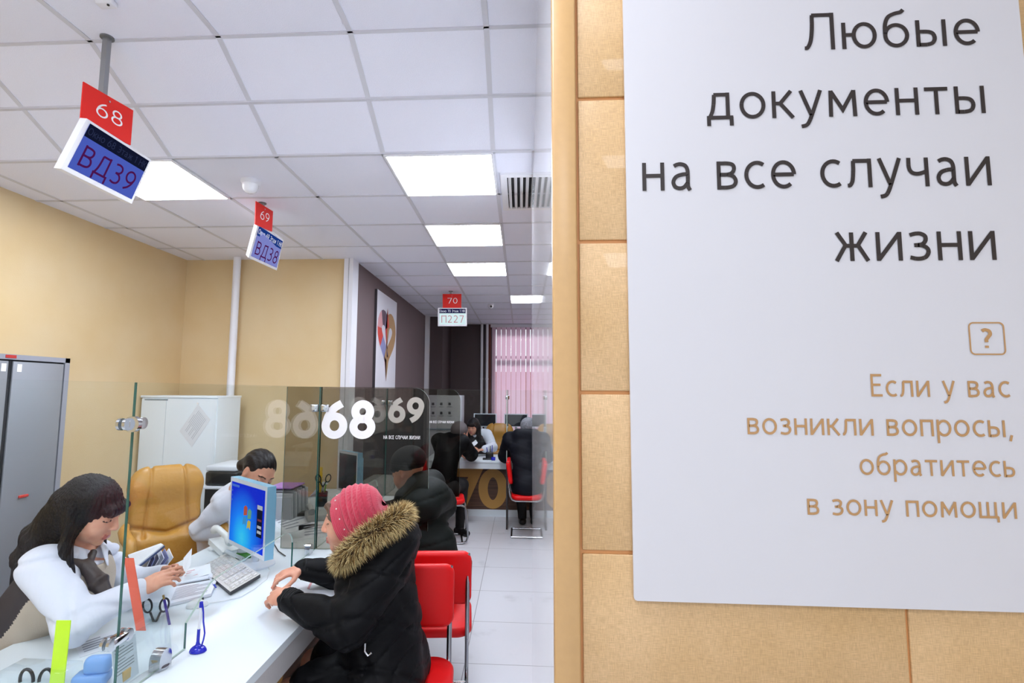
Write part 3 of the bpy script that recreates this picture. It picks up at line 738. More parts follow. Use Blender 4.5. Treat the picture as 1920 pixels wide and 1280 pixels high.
def divider(y, num, label, gm, x0=-1.385, x1=-.530, sx=(-1.158, -.856)):
    t = thing('glass_divider', label, 'glass divider', ((x0+x1)/2, y, CT), world=True, group='bronze glass dividers across the counter')
    r = .10
    pts = [(x0, CT+.003), (EX_-.004, CT+.003), (EX_-.004, CT+.003), (x1, CT+.003)] + arcp(x1-r, GT-r, r, 0, 90, 12) + [(x0, GT)]
    pts = [(x0, CT+.003), (x1, CT+.003)] + pts[4:]
    g = glass_slab([(x, y-.005, z) for x, z in pts], (0, -1, 0), .010, gm, EDGEL, t)
    mb = MB(); text_on(mb, num, (sx[0], y-.0055, 1.412), (sx[1], y-.0055, 1.412), (0, 0, 1), .142, .32, .2, nrm=(0, -1, 0)); mb.build('number_decal', DEC, t)
    mb = MB(); text_on(mb, 'НА ВСЕ СЛУЧАИ ЖИЗНИ', (-.797, y-.0055, 1.401), (-.583, y-.0055, 1.401), (0, 0, 1), .0145, .17, .22, nrm=(0, -1, 0)); mb.build('slogan_decal', DEC, t)
    b = MB()
    for z in (1.575,):
        b.rbox(GX-.05, GX-.008, y-.022, y+.012, z-.022, z+.022, .008); b.rbox(GX+.008, GX+.055, y-.022, y+.012, z-.022, z+.022, .008)
        b.cyl((GX-.03, y-.022, z), (GX-.03, y-.028, z), .010); b.cyl((GX+.035, y-.022, z), (GX+.035, y-.028, z), .010)
    b.build('glass_clamp', CHR, t)
    b = MB().rbox(GX+.12, GX+.17, y-.02, y+.02, CT+.001, CT+.035, .006); b.build('foot_clamp', CHR, t)
    return t
divider(DY, '68', 'bronze glass divider with big white 68 between the two stations', BRONZE)
divider(4.60, '69', 'bronze glass divider with white 69 behind the divider numbered 68', BRONZE)
# far screens on the far counter
xd_ = P(950, 850, Y=6.6).x
t = thing('glass_screen', 'far clear glass screen standing on the counter marked 70', 'glass screen', (0, 7.2, CT), world=True)
glass_slab([(-1.15, 7.19, 1.0), (1.5, 7.19, 1.0), (1.5, 7.19, GT), (-1.15, 7.19, GT)], (0, -1, 0), .01, GLASS, EDGEL, t)
for x in (-1.14, xd_-.02, .9): MB().cyl((x, 7.195, CT), (x, 7.195, 1.02), .008).build('post', CHR, t)
xd = P(950, 850, Y=6.6).x
t = thing('glass_divider', 'far clear glass divider with dark lower post beside the person in navy', 'glass divider', (xd, 6.9, 0), world=True)
glass_slab([(xd+.005, 6.62, CT+.003), (xd+.005, 7.18, CT+.003), (xd+.005, 7.18, GT), (xd+.005, 6.62, GT)], (1, 0, 0), .01, GLASS, EDGEL, t)
MB().box(xd-.006, xd+.012, 6.60, 6.965, .0, CT).build('lower_panel', mat('dark_panel', '2b2526', .4), t)
b = MB().rbox(xd-.02, xd+.03, 6.64, 6.70, 1.58, 1.63, .006); b.build('glass_clamp', CHR, t)

# ================================================================== CABINETS, PIPES, WALL THINGS
MET = mat('cabinet_grey_metal', '8f9298', .45, .3, noise=(300, .04)); METD = mat('cabinet_dark_gap', '1b1c20', .7); RIM = mat('cabinet_rim', '9a9ca6', .45, .2)
gx = -2.95; y0, y1 = 2.3, P(132, 672, X=gx).y; zt = P(132, 672, X=gx).z
t = thing('metal_cabinet', 'tall grey metal cabinet against the yellow wall behind the clerk', 'cabinet', (-3.14, 2.9, 0), world=True)
b = MB().box(-3.32, gx-.02, y0, y1, 0, zt); b.box(gx-.02, gx, y1-.035, y1, 0, zt); b.box(gx-.02, gx, y0, y1, zt-.03, zt); b.box(gx-.02, gx, y0, y1-.03, 0, .06)
b.build('carcass', RIM, t)
MB().box(gx-.0195, gx-.012, y0+.01, y1-.036, .06, zt-.031).build('dark_gap', METD, t)
ys_ = P(20, 700, X=gx).y
d2 = MB().rbox(gx-.012, gx+.001, ys_+.012, y1-.045, .075, zt-.04, .003).build('door', MET, t)
d1 = MB().rbox(gx-.012, gx+.001, y0+.02, ys_-.018, .075, zt-.04, .003).build('door', MET, t)
for d_, yy in ((d2, ys_+.035), (d1, ys_-.06)): MB().box(gx+.001, gx+.0025, yy, yy+.028, zt-.10, zt-.055).build('number_card', SWHITE, d_)
p = P(36, 931, X=gx+.001); MB().rbox(gx, gx+.012, p.y-.008, p.y+.05, p.z-.008, p.z+.008, .003).build('lock', mat('red_key', 'c43a30', .4), d2)
MB().box(gx, gx+.002, ys_-.04, ys_+.025, zt-.022, zt-.004).build('red_badge', mat('badge_red', 'b8322e', .4), t)
# white cabinet
CW = mat('white_cabinet', 'eff7ff', .4); wy = 4.42
x0, x1, zt = P(243, 742, Y=wy).x, P(408, 742, Y=wy).x, P(408, 742, Y=wy).z; x0 = max(x0, XL+.02)
t = thing('storage_cabinet', 'white storage cabinet with a crooked notice beside the pipe', 'cabinet', ((x0+x1)/2, wy+.25, 0), world=True)
MB().box(x0, x1, wy+.012, wy+.38, 0, zt-.02).build('carcass', CW, t); MB().rbox(x0-.01, x1+.004, wy-.002, wy+.39, zt-.02, zt, .003).build('top', CW, t)
xs = P(309, 800, Y=wy).x
d1 = MB().box(x0+.004, xs-.002, wy, wy+.011, .08, zt-.028).build('door', CW, t); d2 = MB().box(xs+.002, x1-.003, wy, wy+.011, .08, zt-.028).build('door', CW, t)
MB().box(x0+.03, P(315, 751, Y=wy).x, wy-.002, wy, zt-.041, zt-.034).build('handle', mat('slot_teal', '2f4c56', .4), d1)
A = [P(x, y, Y=wy) for x, y in ((372, 757), (395, 786), (360, 838), (337, 808))]
for q in A: q.y = wy-.004
nt_ = thing('notice', 'crooked printed notice hung on the white cabinet door', 'paper', tuple(A[0]), world=True)
MB().slab(A, (0, -1, .0), .0015).build('sheet', mat('paper', 'e6e9f0', .7), nt_)
mb = MB()
for k in range(9):
    u = .16+.08*k; a_2 = lerp4(A, u, .1 if k else .3); b_2 = lerp4(A, u, .84 if k % 3 else .6)
    l, r = ribbon([(a_2.x, a_2.z), (b_2.x, b_2.z)], .0035)
    mb.add([(q.x, wy-.0048, q.y) for q in (l[0], l[1], r[1], r[0])], [(0, 1, 2, 3)])
mb.build('text_lines', mat('faint_ink', 'a9adb8', .7), nt_)
p = P(372, 756, Y=wy); MB().cyl((p.x, wy-.003, p.z), (p.x, wy-.012, p.z), .009).build('magnet', SWHITE, nt_)
# low panel on the back wall
x0, x1 = P(405, 800, Y=4.93).x, P(432, 800, Y=4.93).x; zt = P(420, 765, Y=4.93).z
t = tag(MB().rbox(x0, x1-.01, 4.90, 4.945, .5, zt, .004).build('pipe_cover', mat('cover_grey', 'cfd2d8', .5)), 'pale boxed pipe cover between the white cabinet and the pipe', 'pipe cover')
# pipes
t = thing('heating_pipe', 'white floor to ceiling pipe on the yellow back wall', 'pipe', (-2.76, 4.87, 0), world=True)
MB().cyl((-2.762, 4.86, 0), (-2.762, 4.86, ZC-.001), .035).build('pipe', WHT, t)
b = MB()
for y_ in (785, 800, 806): z_ = P(440, y_, Y=4.86).z; b.cyl((-2.762, 4.86, z_-.006), (-2.762, 4.86, z_+.006), .038)
b.build('joint_ring', WHT, t); z_ = P(425, 794, Y=4.86).z
b = MB().tube([(-2.762, 4.86, z_), (-2.81, 4.86, z_), (-2.83, 4.88, z_), (-2.83, 4.945, z_)], .024); b.build('branch', WHT, t)
for (px, lb) in ((903, 'white pipe left of two in the dark far corner by the window'), (913, 'thin white pipe nearest the rust curtain at the far window')):
    x = P(px, 700, Y=9.95).x
    t = thing('heating_pipe', lb, 'pipe', (x, 9.95, 0), world=True)
    MB().cyl((x, 9.95, 0), (x, 9.95, ZC-.001), .026).build('pipe', WHT, t)
    MB().cyl((x, 9.95, 1.9), (x, 9.95, 1.93), .030).build('joint_ring', WHT, t)
# advert on the brown wall
X_ = XM-.012
q = [P(703, 541, X=X_), P(740, 568, X=X_)]; zb = 1.2
q = [Vector((X_+.03, q[0].y, (q[0].z+q[1].z)/2)), Vector((X_+.03, q[1].y, (q[0].z+q[1].z)/2)), Vector((X_+.03, q[1].y, zb)), Vector((X_+.03, q[0].y, zb))]
t = thing('wall_poster', 'tall white poster with a multicoloured heart on the brown wall', 'poster', tuple(q[3]), world=True)
MB().slab(q, (1, 0, 0), .03, 0, 1).build('board', [mat('poster_paper', 'dcdce4', .4), mat('poster_edge', '3a3438', .5)], t)
def P2(u, v): return lerp4(q, u, v)
mb = MB(); hp = []
Wd = (q[1]-q[0]).length; Hd = q[0].z-q[3].z
for k in range(41):
    a = 2*PI*k/40; hp.append((.5*Wd+.29*Wd*(math.sin(a)**3)*1.25, .70*Hd+.17*Hd*(.8125*math.cos(a)-.3125*math.cos(2*a)-.125*math.cos(3*a)-.0625*math.cos(4*a))))
l, r = ribbon(hp, .19*Wd)
for i in range(40):
    cidx = 0 if i < 20 else 1+(i // 3) % 4
    mb.add([(X_+.0312+.0001*(i % 5), q[0].y+p.x, q[3].z+p.y) for p in (l[i], l[i+1], r[i+1], r[i])], [(0, 1, 2, 3)], cidx)
mb.build('heart_print', [mat('heart_gold', 'b08a5c', .5), mat('heart_blue', '8f94c4', .5), mat('heart_red', 'd8483c', .5), mat('heart_pink', 'd9a0a4', .5), mat('heart_dark', '5a4654', .5)], t)
mb = MB()
for k, (v, w_, mi) in enumerate(((.745, .34, 0), (.775, .38, 0), (.80, .42, 1), (.825, .42, 1), (.885, .7, 0), (.9, .66, 0))):
    h_ = .012 if k < 4 else .004
    a, c = P2(.12, v), P2(.12+w_, v+h_)
    n_ = int(w_*22)
    for j in range(n_):
        yy = a.y+(c.y-a.y)*j/n_; mb.box(X_+.0302, X_+.0312, yy, yy+(c.y-a.y)/n_*.68, c.z, a.z, mi)
mb.build('caption_print', [mat('cap_grey', '8a8590', .6), mat('cap_red', 'd0705f', .6)], t)
# far board with icons
yb_ = 8.3; x0, x1 = P(800, 760, Y=yb_).x, P(866, 760, Y=yb_).x; zt = P(860, 741, Y=yb_).z
t = thing('display_cabinet', 'pale cabinet with six small icons seen through the glass dividers', 'cabinet', ((x0+x1)/2, yb_, 0), world=True)
MB().rbox(x0, x1, yb_, yb_+.35, 0, zt, .01).build('carcass', mat('pale_grey', 'c9ccd4', .45), t)
mb = MB()
for k in range(6):
    px = 812+(k % 3)*15.5; py = 757 if k < 3 else 774; c_ = P(px, py, Y=yb_)
    mb.rbox(c_.x-.02, c_.x+.02, yb_-.003, yb_, c_.z-.02, c_.z+.02, .004); mb.box(c_.x-.035, c_.x+.035, yb_-.002, yb_, c_.z-.05, c_.z-.044)
mb.build('icon_print', mat('icon_grey', '4c4a52', .6), t)
z_ = P(830, 803, Y=yb_).z; MB().box(x0+.01, x1-.01, yb_-.02, yb_, z_-.02, z_).build('shelf_edge', mat('shelf_blue', '8fa0b0', .4), t)
# ================================================================== CHAIRS
REDV = mat('red_vinyl', 'dc0c10', .42, spec=.28, bump=(60, .05)); TUBE = mat('chair_chrome', 'a9abb0', .2, 1)
def pad(mb, w, d, t, cr, b, M, curve=0, m=0):
    """rounded rectangle cushion w x d, thickness t along local z"""
    n = 8; out = []
    for sx, sy, a0 in ((1, 1, 0), (-1, 1, 90), (-1, -1, 180), (1, -1, 270)):
        for k in range(n+1):
            a = math.radians(a0+90*k/n); out.append((sx*(w/2-cr), sy*(d/2-cr), math.cos(a), math.sin(a)))
    prof = [(-b, 0)] + [(-b+b*math.sin(a), b-b*math.cos(a)) for a in [PI/8*k for k in range(1, 5)]]
    prof = prof + [(o, t-z) for o, z in prof[::-1]]
    vs = []; k = len(out)
    for o, z in prof:
        for cx_, cy_, ca, sa in out:
            x = cx_+ca*(cr+o); y = cy_+sa*(cr+o)
            vs.append(M @ Vector((x, y, z+curve*(x/(w/2))**2)))
    fs = []
    for i in range(len(prof)-1):
        for j in range(k): fs.append((i*k+j, i*k+(j+1) % k, (i+1)*k+(j+1) % k, (i+1)*k+j))
    # caps as strips so a curved pad stays smooth
    for base, fl in ((0, True), ((len(prof)-1)*k, False)):
        h = k//2
        for j in range(h-1):
            q = (base+(j+k-(n+1)//2) % k, base+(j+1+k-(n+1)//2) % k, base+(k-2-j+k-(n+1)//2) % k, base+(k-1-j+k-(n+1)//2) % k)
            fs.append(q)
    mb.add(vs, fs, m, True)
def red_chair(label, loc, rz, group):
    t = thing('visitor_chair', label, 'chair', loc, rz, group)
    b = MB(); pad(b, .44, .43, .05, .09, .02, Matrix.Translation((0, 0, .435)), -.006); b.build('seat', REDV, t)
    b = MB(); M = Matrix.Translation((0, -.195, .745)) @ Matrix.Rotation(math.radians(98), 4, 'X')
    pad(b, .43, .27, .045, .045, .02, M, .022); b.build('backrest', REDV, t)
    b = MB(); r = .0115
    for s in (-1, 1):
        x = s*.195
        pts = [(x, -.252, .86), (x, -.245, .60), (x, -.222, .47)]
        pts += [(x, -.20, .435), (x, -.16, .42), (x, .17, .42), (x, .215, .405), (x, .235, .36), (x, .25, .08), (x, .235, .03), (x, .19, .0125), (x, -.21, .0125)]
        b.tube(pts, r, 0, 10)
        b.tube([(x, -.252, .862), (x, -.252, .852)], .013, 0, 10)
    b.tube([(-.195, -.21, .0125), (.195, -.21, .0125)], r, 0, 10); b.tube([(-.195, .19, .0125), (.195, .19, .0125)], r, 0, 10)
    b.build('frame', TUBE, t)
    return t
ch1 = red_chair('nearest red visitor chair, under the woman in the pink knitted hat', (-.50, 2.27, 0), PI+.10, 'red visitor chairs')
def rdup(label, loc, rz): return dup(ch1, loc, rz, label)
rdup('red visitor chair with chrome tube, back towards us, behind the nearest one', (-.487, 2.965, 0), .10)
rdup('red visitor chair seen side on, under the person in the navy jacket', (.10, 6.42, 0), -PI/2)
rdup('far red visitor chair under the balding man in the black coat', (-.86, 6.1, 0), -PI/2+.15)

TAN = mat('tan_leather', 'bd8a3c', .38, bump=(35, .25), noise=(6, .12)); BLKP = mat('black_plastic', '141416', .35)
def office_chair(label, loc, rz, h=.006, seam=True):
    t = thing('office_chair', label, 'chair', loc, rz, 'tan leather office chairs')
    S = Sdf((-.31, -.34, .5), (.31, -.02, 1.34), h)
    S.boxr((0, -.2, .86), (.205, .055, .27), .05, .01); S.cap((-.10, -.19, 1.11), (.10, -.19, 1.11), .115, .115, .05, sq=((0, 1, 0), .55)); S.boxr((0, -.17, .68), (.20, .07, .12), .055, .03)
    def groove(x, y, z):
        g = .012*np.exp(-((z-1.04+.0*x)/.012)**2)*(np.abs(x) < .2)*0
        v = .016*np.exp(-((np.abs(x)-(.09+.08*np.clip(1.25-z, 0, .5)-.16*np.clip(z-.95, 0, 1)*0))/.009)**2)*(z > .78)*(z < 1.24)
        l = .020*np.exp(-((z-.80-.28*np.abs(x))/.012)**2)
        return (g+v+l)*(y > -.22)
    if seam: S.disp(groove)
    # lean back
    o = S.build('backrest', TAN, t); o.rotation_euler = (math.radians(6), 0, 0); o.location = (0, -.02, -.02)
    b = MB(); pad(b, .46, .46, .10, .1, .04, Matrix.Translation((0, -.02, .42))); b.build('seat', TAN, t)
    for s in (-1, 1):
        b = MB(); b.tube([(s*.23, -.2, .84), (s*.25, -.13, .825), (s*.255, .0, .815), (s*.25, .08, .805), (s*.25, .12, .78), (s*.245, .125, .68), (s*.24, .12, .56), (s*.235, .08, .45)], [.022, .03, .034, .034, .03, .022, .02, .02], 0, 12)
        b.build('armrest', TAN, t)
    b = MB().cyl((0, 0, .10), (0, 0, .42), .028)
    b.build('column', BLKP, t)
    b = MB()
    for k in range(5):
        a = 2*PI*k/5+.3; b.tube([(0, 0, .12), (.3*math.cos(a), .3*math.sin(a), .07)], [.03, .018], 0, 8)
    b.build('star_base', BLKP, t)
    for k in range(5):
        a = 2*PI*k/5+.3; MB().rbox(.3*math.cos(a)-.02, .3*math.cos(a)+.02, .3*math.sin(a)-.02, .3*math.sin(a)+.02, 0, .055, .015).build('caster', BLKP, t)
    return t
oc = office_chair('empty tan leather office chair between the two nearest clerks', (-2.11, 3.19, 0), PI+.8)
p = P(936, 835, Y=8.35)
dup(oc, (p.x, 8.1, 0), PI, 'far tan leather office chair behind the clerk at counter 70')

# ================================================================== COMPUTERS ON THE COUNTER
FRAMEW = mat('monitor_white', 'dfe5ee', .35); SIDEB = mat('monitor_blue_lit_side', '86b9d6', .35); DKS = mat('dark_screen', '23252c', .15)  # SIDEB puts the bluish light on the housing sides into their colour
def on_quad(o, u, v, q=Vector): return o[0]+(o[1]-o[0])*u+(o[2]-o[0])*v
def monitor(label, BLp, BRp, h, face, loc, screen=None, tilt=0., group=None, deep=.045):
    """BL, BR = lower corners as seen by its user; face = direction the screen looks"""
    BLp, BRp = Vector(BLp), Vector(BRp); face = Vector(face).normalized(); up = Vector((0, 0, 1)); upv = (up - face*math.tan(tilt)).normalized() if tilt else up
    wv = BRp-BLp; W = wv.length; wd = wv.normalized(); n = upv.cross(wd).normalized()
    if n.dot(face) < 0: n = -n
    t = thing('monitor', label, 'monitor', tuple((BLp+BRp)/2-Vector((0, 0, BLp.z-CT))), world=True, group=group)
    def pt(u, v, d=0): return BLp+wd*(W*u)+upv*(h*v)+n*d
    b = MB(); c = [pt(0, 0), pt(1, 0), pt(1, 1), pt(0, 1)]; b.slab(c, n, deep, 0, 1)
    c2 = [pt(.15, .1, -deep), pt(.85, .1, -deep), pt(.85, .85, -deep), pt(.15, .85, -deep)]; b.slab(c2, n, .035, 1)
    hs = b.build('housing', [FRAMEW, SIDEB], t)
    bx, by = .045, .06
    sc = MB().slab([pt(bx, by, .0012), pt(1-bx, by, .0012), pt(1-bx, 1-by, .0012), pt(bx, 1-by, .0012)], n, .001).build('screen', screen or DKS, hs)
    if screen:
        mb = MB(); d = .0022
        def R4(u0, v0, u1, v1, m, dd=0): mb.add([pt(u0, v0, d+dd), pt(u1, v0, d+dd), pt(u1, v1, d+dd), pt(u0, v1, d+dd)], [(0, 1, 2, 3)], m)
        R4(.78, .28, .92, .72, 1); R4(.785, .66, .915, .72, 0, .0002); R4(.80, .33, .90, .37, 0, .0002); R4(.80, .40, .90, .44, 0, .0002)
        R4(.80, .5, .9, .53, 2, .0002)
        for k in range(6): R4(.075+.035*k, .875, .095+.035*k, .91, 3, .0002)
        for k in range(3): R4(.07, .80-.07*k, .09, .82-.07*k, 3, .0002)
        # four-pane waving emblem
        for (u, v, mm) in ((.43, .50, 4), (.54, .47, 5), (.41, .36, 6), (.53, .33, 7)):
            ps = [(0, 0), (.09, .02), (.10, .13), (.05, .155), (.0, .12)] if mm in (4, 5) else [(0, 0), (.05, .03), (.09, .0), (.10, .12), (.04, .13), (.01, .10)]
            mb.add([pt(u+a, v+c_, d+.0003) for a, c_ in ps], [tuple(range(len(ps)))], mm)
        cols = [emis('ui_pale', 'c8ccdc', .9), emis('ui_dark', '1a2038', .9), emis('ui_red', '8f4456', .8), emis('ui_icon', '6b9fd8', .9), emis('flag_red', 'c8604e', .9), emis('flag_green', '6fb39a', .9), emis('flag_blue', '4aa0e0', .9), emis('flag_yellow', 'd8c460', .9)]
        mb.build('screen_graphics', cols, hs)
    m_ = (BLp+BRp)/2 - n*(deep+.01); m_.z = CT
    b = MB().tube([m_+Vector((0, 0, .01)), m_+Vector((0, 0, BLp.z-CT+h*.4))+n*0], .02); b.lathe([(.0, 0), (.10, 0), (.10, .008), (.03, .018), (0, .018)], 0, 24, Matrix.Translation((m_.x, m_.y, CT+.001))); b.build('stand', FRAMEW, t)
    return t
# desktop picture: blue radial gradient belongs to the lit screen
def screen_mat():
    m = bpy.data.materials.new('lit_screen'); m.use_nodes = True; nt = m.node_tree; nt.nodes.clear()
    o = nt.nodes.new('ShaderNodeOutputMaterial'); e = nt.nodes.new('ShaderNodeEmission'); tc = nt.nodes.new('ShaderNodeTexCoord')
    mp = nt.nodes.new('ShaderNodeMapping'); mp.inputs['Location'].default_value = (-.28, -.5, -.12)
    gr = nt.nodes.new('ShaderNodeTexGradient'); gr.gradient_type = 'SPHERICAL'; cr = nt.nodes.new('ShaderNodeValToRGB')
    nt.links.new(tc.outputs['Generated'], mp.inputs[0]); nt.links.new(mp.outputs[0], gr.inputs[0]); nt.links.new(gr.outputs[0], cr.inputs[0]); nt.links.new(cr.outputs[0], e.inputs[0]); nt.links.new(e.outputs[0], o.inputs[0])
    el = cr.color_ramp.elements; el[0].position = .15; el[0].color = lin('1428b4'); el[1].position = 1; el[1].color = lin('4fc0c8')
    x = el.new(.55); x.color = lin('1a6fd8'); x = el.new(.8); x.color = lin('2aa2d8'); e.inputs[1].default_value = 1.15
    return m
bl = P(427, 1012, Y=2.86); br = P(495, 1057, Y=2.57)
bl.z = br.z = (bl.z+br.z)/2
monitor('white monitor with bright blue desktop beside the telephone', bl, br, .352, (-.6, -.75, .1), None, screen_mat(), 0., 'monitors on the near counter')
bl = P(633, 925, Y=4.3); br = P(668, 940, Y=4.1); bl.z = br.z = .87
hh = P(640, 845, Y=4.25).z-.87
monitor('dark monitor with pale blue edge behind the bronze divider numbered 68', bl, br, hh, (-.6, -.7, 0), None, None, 0., 'monitors on the near counter')
for px0_, px1_, lb, yy in ((888, 931, 'far monitor left of two above the clerk at counter 70', 8.7), (945, 990, 'far monitor right of two above counter 70', 8.7)):
    a, c = P(px0_, 803, Y=yy), P(px1_, 803, Y=yy); a.z = c.z = 1.1
    hh = P(900, 775, Y=yy).z - 1.1
    monitor(lb, a, c, hh, (0, -1, .2), None, None, 0., 'monitors on the far back desk')
t = thing('back_desk', 'low white desk under the far window carrying two monitors', 'desk', (0, 8.8, 0), world=True)
MB().rbox(-.9, 1.4, 8.55, 9.2, CT-.03, CT, .003).build('worktop', COUNTER, t); MB().box(-.88, -.85, 8.6, 9.15, 0, CT-.03).build('side_panel', COUNTER, t); MB().box(1.34, 1.37, 8.6, 9.15, 0, CT-.03).build('side_panel', COUNTER, t)
# keyboard
KB = mat('keyboard_beige', 'd2d0ca', .5); PAPER = MATS['paper']
kc = [P(375, 1060, Z=.795), P(425, 1038, Z=.795), P(488, 1078, Z=.795), P(432, 1106, Z=.795)]
t = thing('keyboard', 'pale keyboard lying below the blue monitor', 'keyboard', tuple(sum(kc, Vector())/4), world=True)
for q_ in (kc[0], kc[3]): q_.z = .788
for q_ in (kc[1], kc[2]): q_.z = .80
kn = (kc[1]-kc[0]).cross(kc[3]-kc[0]).normalized(); kn = kn if kn.z > 0 else -kn
MB().slab(kc, kn, .016, 0, 1).build('case', [KB, mat('kb_side', '3a3a3e', .5)], t)
# rows run along the long edge (0->3), columns along 0->1
b = MB()
for r in range(6):
    v0 = .08+.145*r
    for k in range(22):
        if k in (15, 19) : continue
        u0 = .03+.0432*k
        def kp(u, v, dz): return lerp4([kc[0], kc[3], kc[2], kc[1]], u, v)+kn*dz
        vs = [kp(u0, v0, .001), kp(u0+.038, v0, .001), kp(u0+.038, v0+.12, .001), kp(u0, v0+.12, .001), kp(u0+.005, v0+.015, .006), kp(u0+.033, v0+.015, .006), kp(u0+.033, v0+.1, .006), kp(u0+.005, v0+.1, .006)]
        b.add(vs, [(4, 5, 6, 7), (0, 1, 5, 4), (1, 2, 6, 5), (2, 3, 7, 6), (3, 0, 4, 7)])
o = b.build('keys', mat('keys_pale', 'dcdad6', .5), t)
# telephone
pc = P(435, 1022, Z=.80)
t = thing('telephone', 'white desk telephone with handset and coiled cord', 'telephone', (pc.x, pc.y, CT), .9)
W = mat('phone_white', 'dcdfe0', .4)
b = MB(); b.slab([(-.09, -.1, .03), (.09, -.1, .03), (.09, .1, .065), (-.09, .1, .065)], (0, -.17, .98), .03); b.build('body', W, t)
b = MB()
for r in range(4):
    for k in range(3): x = .0+.022*k; y = -.07+.03*r; b.rbox(x, x+.015, y, y+.018, .034+(y+.1)*.175, .044+(y+.1)*.175, .002)
b.build('keypad', mat('phone_keys', '8e9298', .5), t)
b = MB(); b.tube([(-.055, -.12, .075), (-.055, -.10, .085), (-.055, -.06, .10), (-.055, .06, .12), (-.055, .10, .11), (-.055, .125, .10)], [.02, .026, .017, .017, .026, .02], 0, 14); b.build('handset', W, t)
b = MB(); pts = []
for k in range(260):
    a = k*.9; s_ = k/259; base = Vector((-.06-.05*math.sin(s_*PI), -.12-.17*s_, .03+.03*math.sin(s_*PI)))
    pts.append(base+Vector((.008*math.cos(a), 0, .008*math.sin(a))))
b.tube(pts, .0022, 0, 5); b.build('coiled_cord', W, t)
# mouse + cord
p = P(370, 1130, Z=.785)
t = thing('mouse', 'white computer mouse behind the glass near the blue pen', 'mouse', (p.x, p.y, CT), .5)
S = Sdf((-.05, -.04, -.005), (.05, .04, .05), .002); S.ell((0, 0, .004), (.042, .026, .028), .004); S.half((0, 0, .0005), (0, 0, -1)); S.build('shell', W, t)
MB().cyl((.018, -.006, .028), (.018, .006, .028), .006).build('wheel', BLKP, t)
b = MB(); m0 = Vector((p.x, p.y, CT+.004))
cp_ = [P(x, y, Z=CT+.004) for x, y in ((392, 1130), (420, 1126), (452, 1118), (476, 1104), (500, 1085), (506, 1068), (498, 1052))]
tag(b.tube([m0+Vector((.03, .01, .0))]+cp_, .002, 0, 6).build('thin_cable', W), 'thin pale mouse cord curving over the white counter', 'cable')
# black monitor cables
b = MB().tube([P(508, 1000, Z=CT+.05), P(514, 1020, Z=CT+.02), P(522, 1033, Z=CT+.006), P(535, 1042, Z=CT+.006)], .0032, 0, 6); b.tube([P(506, 1010, Z=CT+.04), P(503, 1030, Z=CT+.006), P(512, 1040, Z=CT+.006), P(500, 1050, Z=CT+.006)], .0032, 0, 6)
tag(b.build('monitor_cable', BLKP), 'black cables trailing behind the blue screened monitor', 'cable')
# green and white case under the monitor
p = P(461, 1045, Z=CT); t = thing('hole_punch', 'small green and white glossy desk item under the blue monitor', 'desk item', (p.x, p.y, CT), .6)
b = MB(); pad(b, .11, .06, .03, .028, .012, Matrix.Translation((0, 0, .001))); b.build('base', mat('glossy_green', '4a8f3c', .2), t)
b = MB(); pad(b, .06, .05, .022, .024, .01, Matrix.Translation((-.015, 0, .03))); b.build('lid', MATS['glossy_white'], t)

# ---- papers and folders
def sheet(label, cs, z=CT+.002, name='paper_sheet', m=None, lines=8, n=1, group='loose papers on the near counter', dz=.0015):
    q = [P(x, y, Z=z) for x, y in cs]
    t = thing(name, label, 'paper', tuple(sum(q, Vector())/4), world=True, group=group)
    MB().slab(q, (0, 0, 1), dz*n).build('sheet', m or PAPER, t)
    if lines:
        mb = MB()
        for k in range(lines):
            v = .14+.74*k/lines; a = lerp4(q, .12, v); c = lerp4(q, .88 if k % 3 else .6, v); d = (lerp4(q, .12, v+.30/lines)-a)
            mb.add([a+Vector((0, 0, .0006)), c+Vector((0, 0, .0006)), c+d+Vector((0, 0, .0006)), a+d+Vector((0, 0, .0006))], [(0, 1, 2, 3)])
        mb.build('text_lines', mat('print_grey', '9a9eaa', .7), t)
    return t
sheet('stack of printed forms under the near clerk\'s hand', ((322, 1100), (408, 1084), (396, 1112), (306, 1134)), CT+.014, n=8, lines=9)
sheet('printed form between keyboard and the near clerk\'s hands', ((352, 1068), (402, 1058), (398, 1082), (330, 1094)), CT+.02, n=4, lines=5)
sheet('white paper under the woman in the pink hat\'s forearm', ((525, 1095), (640, 1082), (655, 1110), (545, 1150)), CT+.002, lines=0)
sheet('paper sheet beside the near clerk\'s elbow', ((140, 1205), (215, 1180), (230, 1205), (150, 1232)), CT+.002, lines=5)
sheet('open document pages beyond the divider numbered 68, near the clerk with tied hair', ((505, 975), (560, 955), (600, 985), (535, 1000)), CT+.002, lines=5)
sheet('white papers on the counter under the dark haired man in a knitted cap', ((560, 985), (640, 975), (650, 1000), (560, 1012)), CT+.002, lines=4)
a, c = P(392, 1081, Z=CT+.035), P(405, 1101, Z=CT+.012)
t = thing('ballpoint_pen', 'white and blue pen lying on the forms in front of the keyboard', 'pen', tuple(c), world=True); MB().tube([a, a.lerp(c, .75)], .004, 0, 8).build('barrel', mat('pen_clear', 'dfe3ee', .3), t); MB().tube([a.lerp(c, .75), c], [.0045, .003], 0, 8).build('cap', mat('pen_blue2', '2a3fb0', .3), t)
# red line slip
q = [P(x, y, Z=CT+.003) for x, y in ((576, 1103), (583, 1088), (587, 1089), (580, 1104))]
tag(MB().slab(q, (0, 0, 1), .0008).build('paper_slip', mat('pink_print', 'd8a0a8', .6)), 'narrow pink slip by the sleeve of the woman in the pink hat', 'paper')
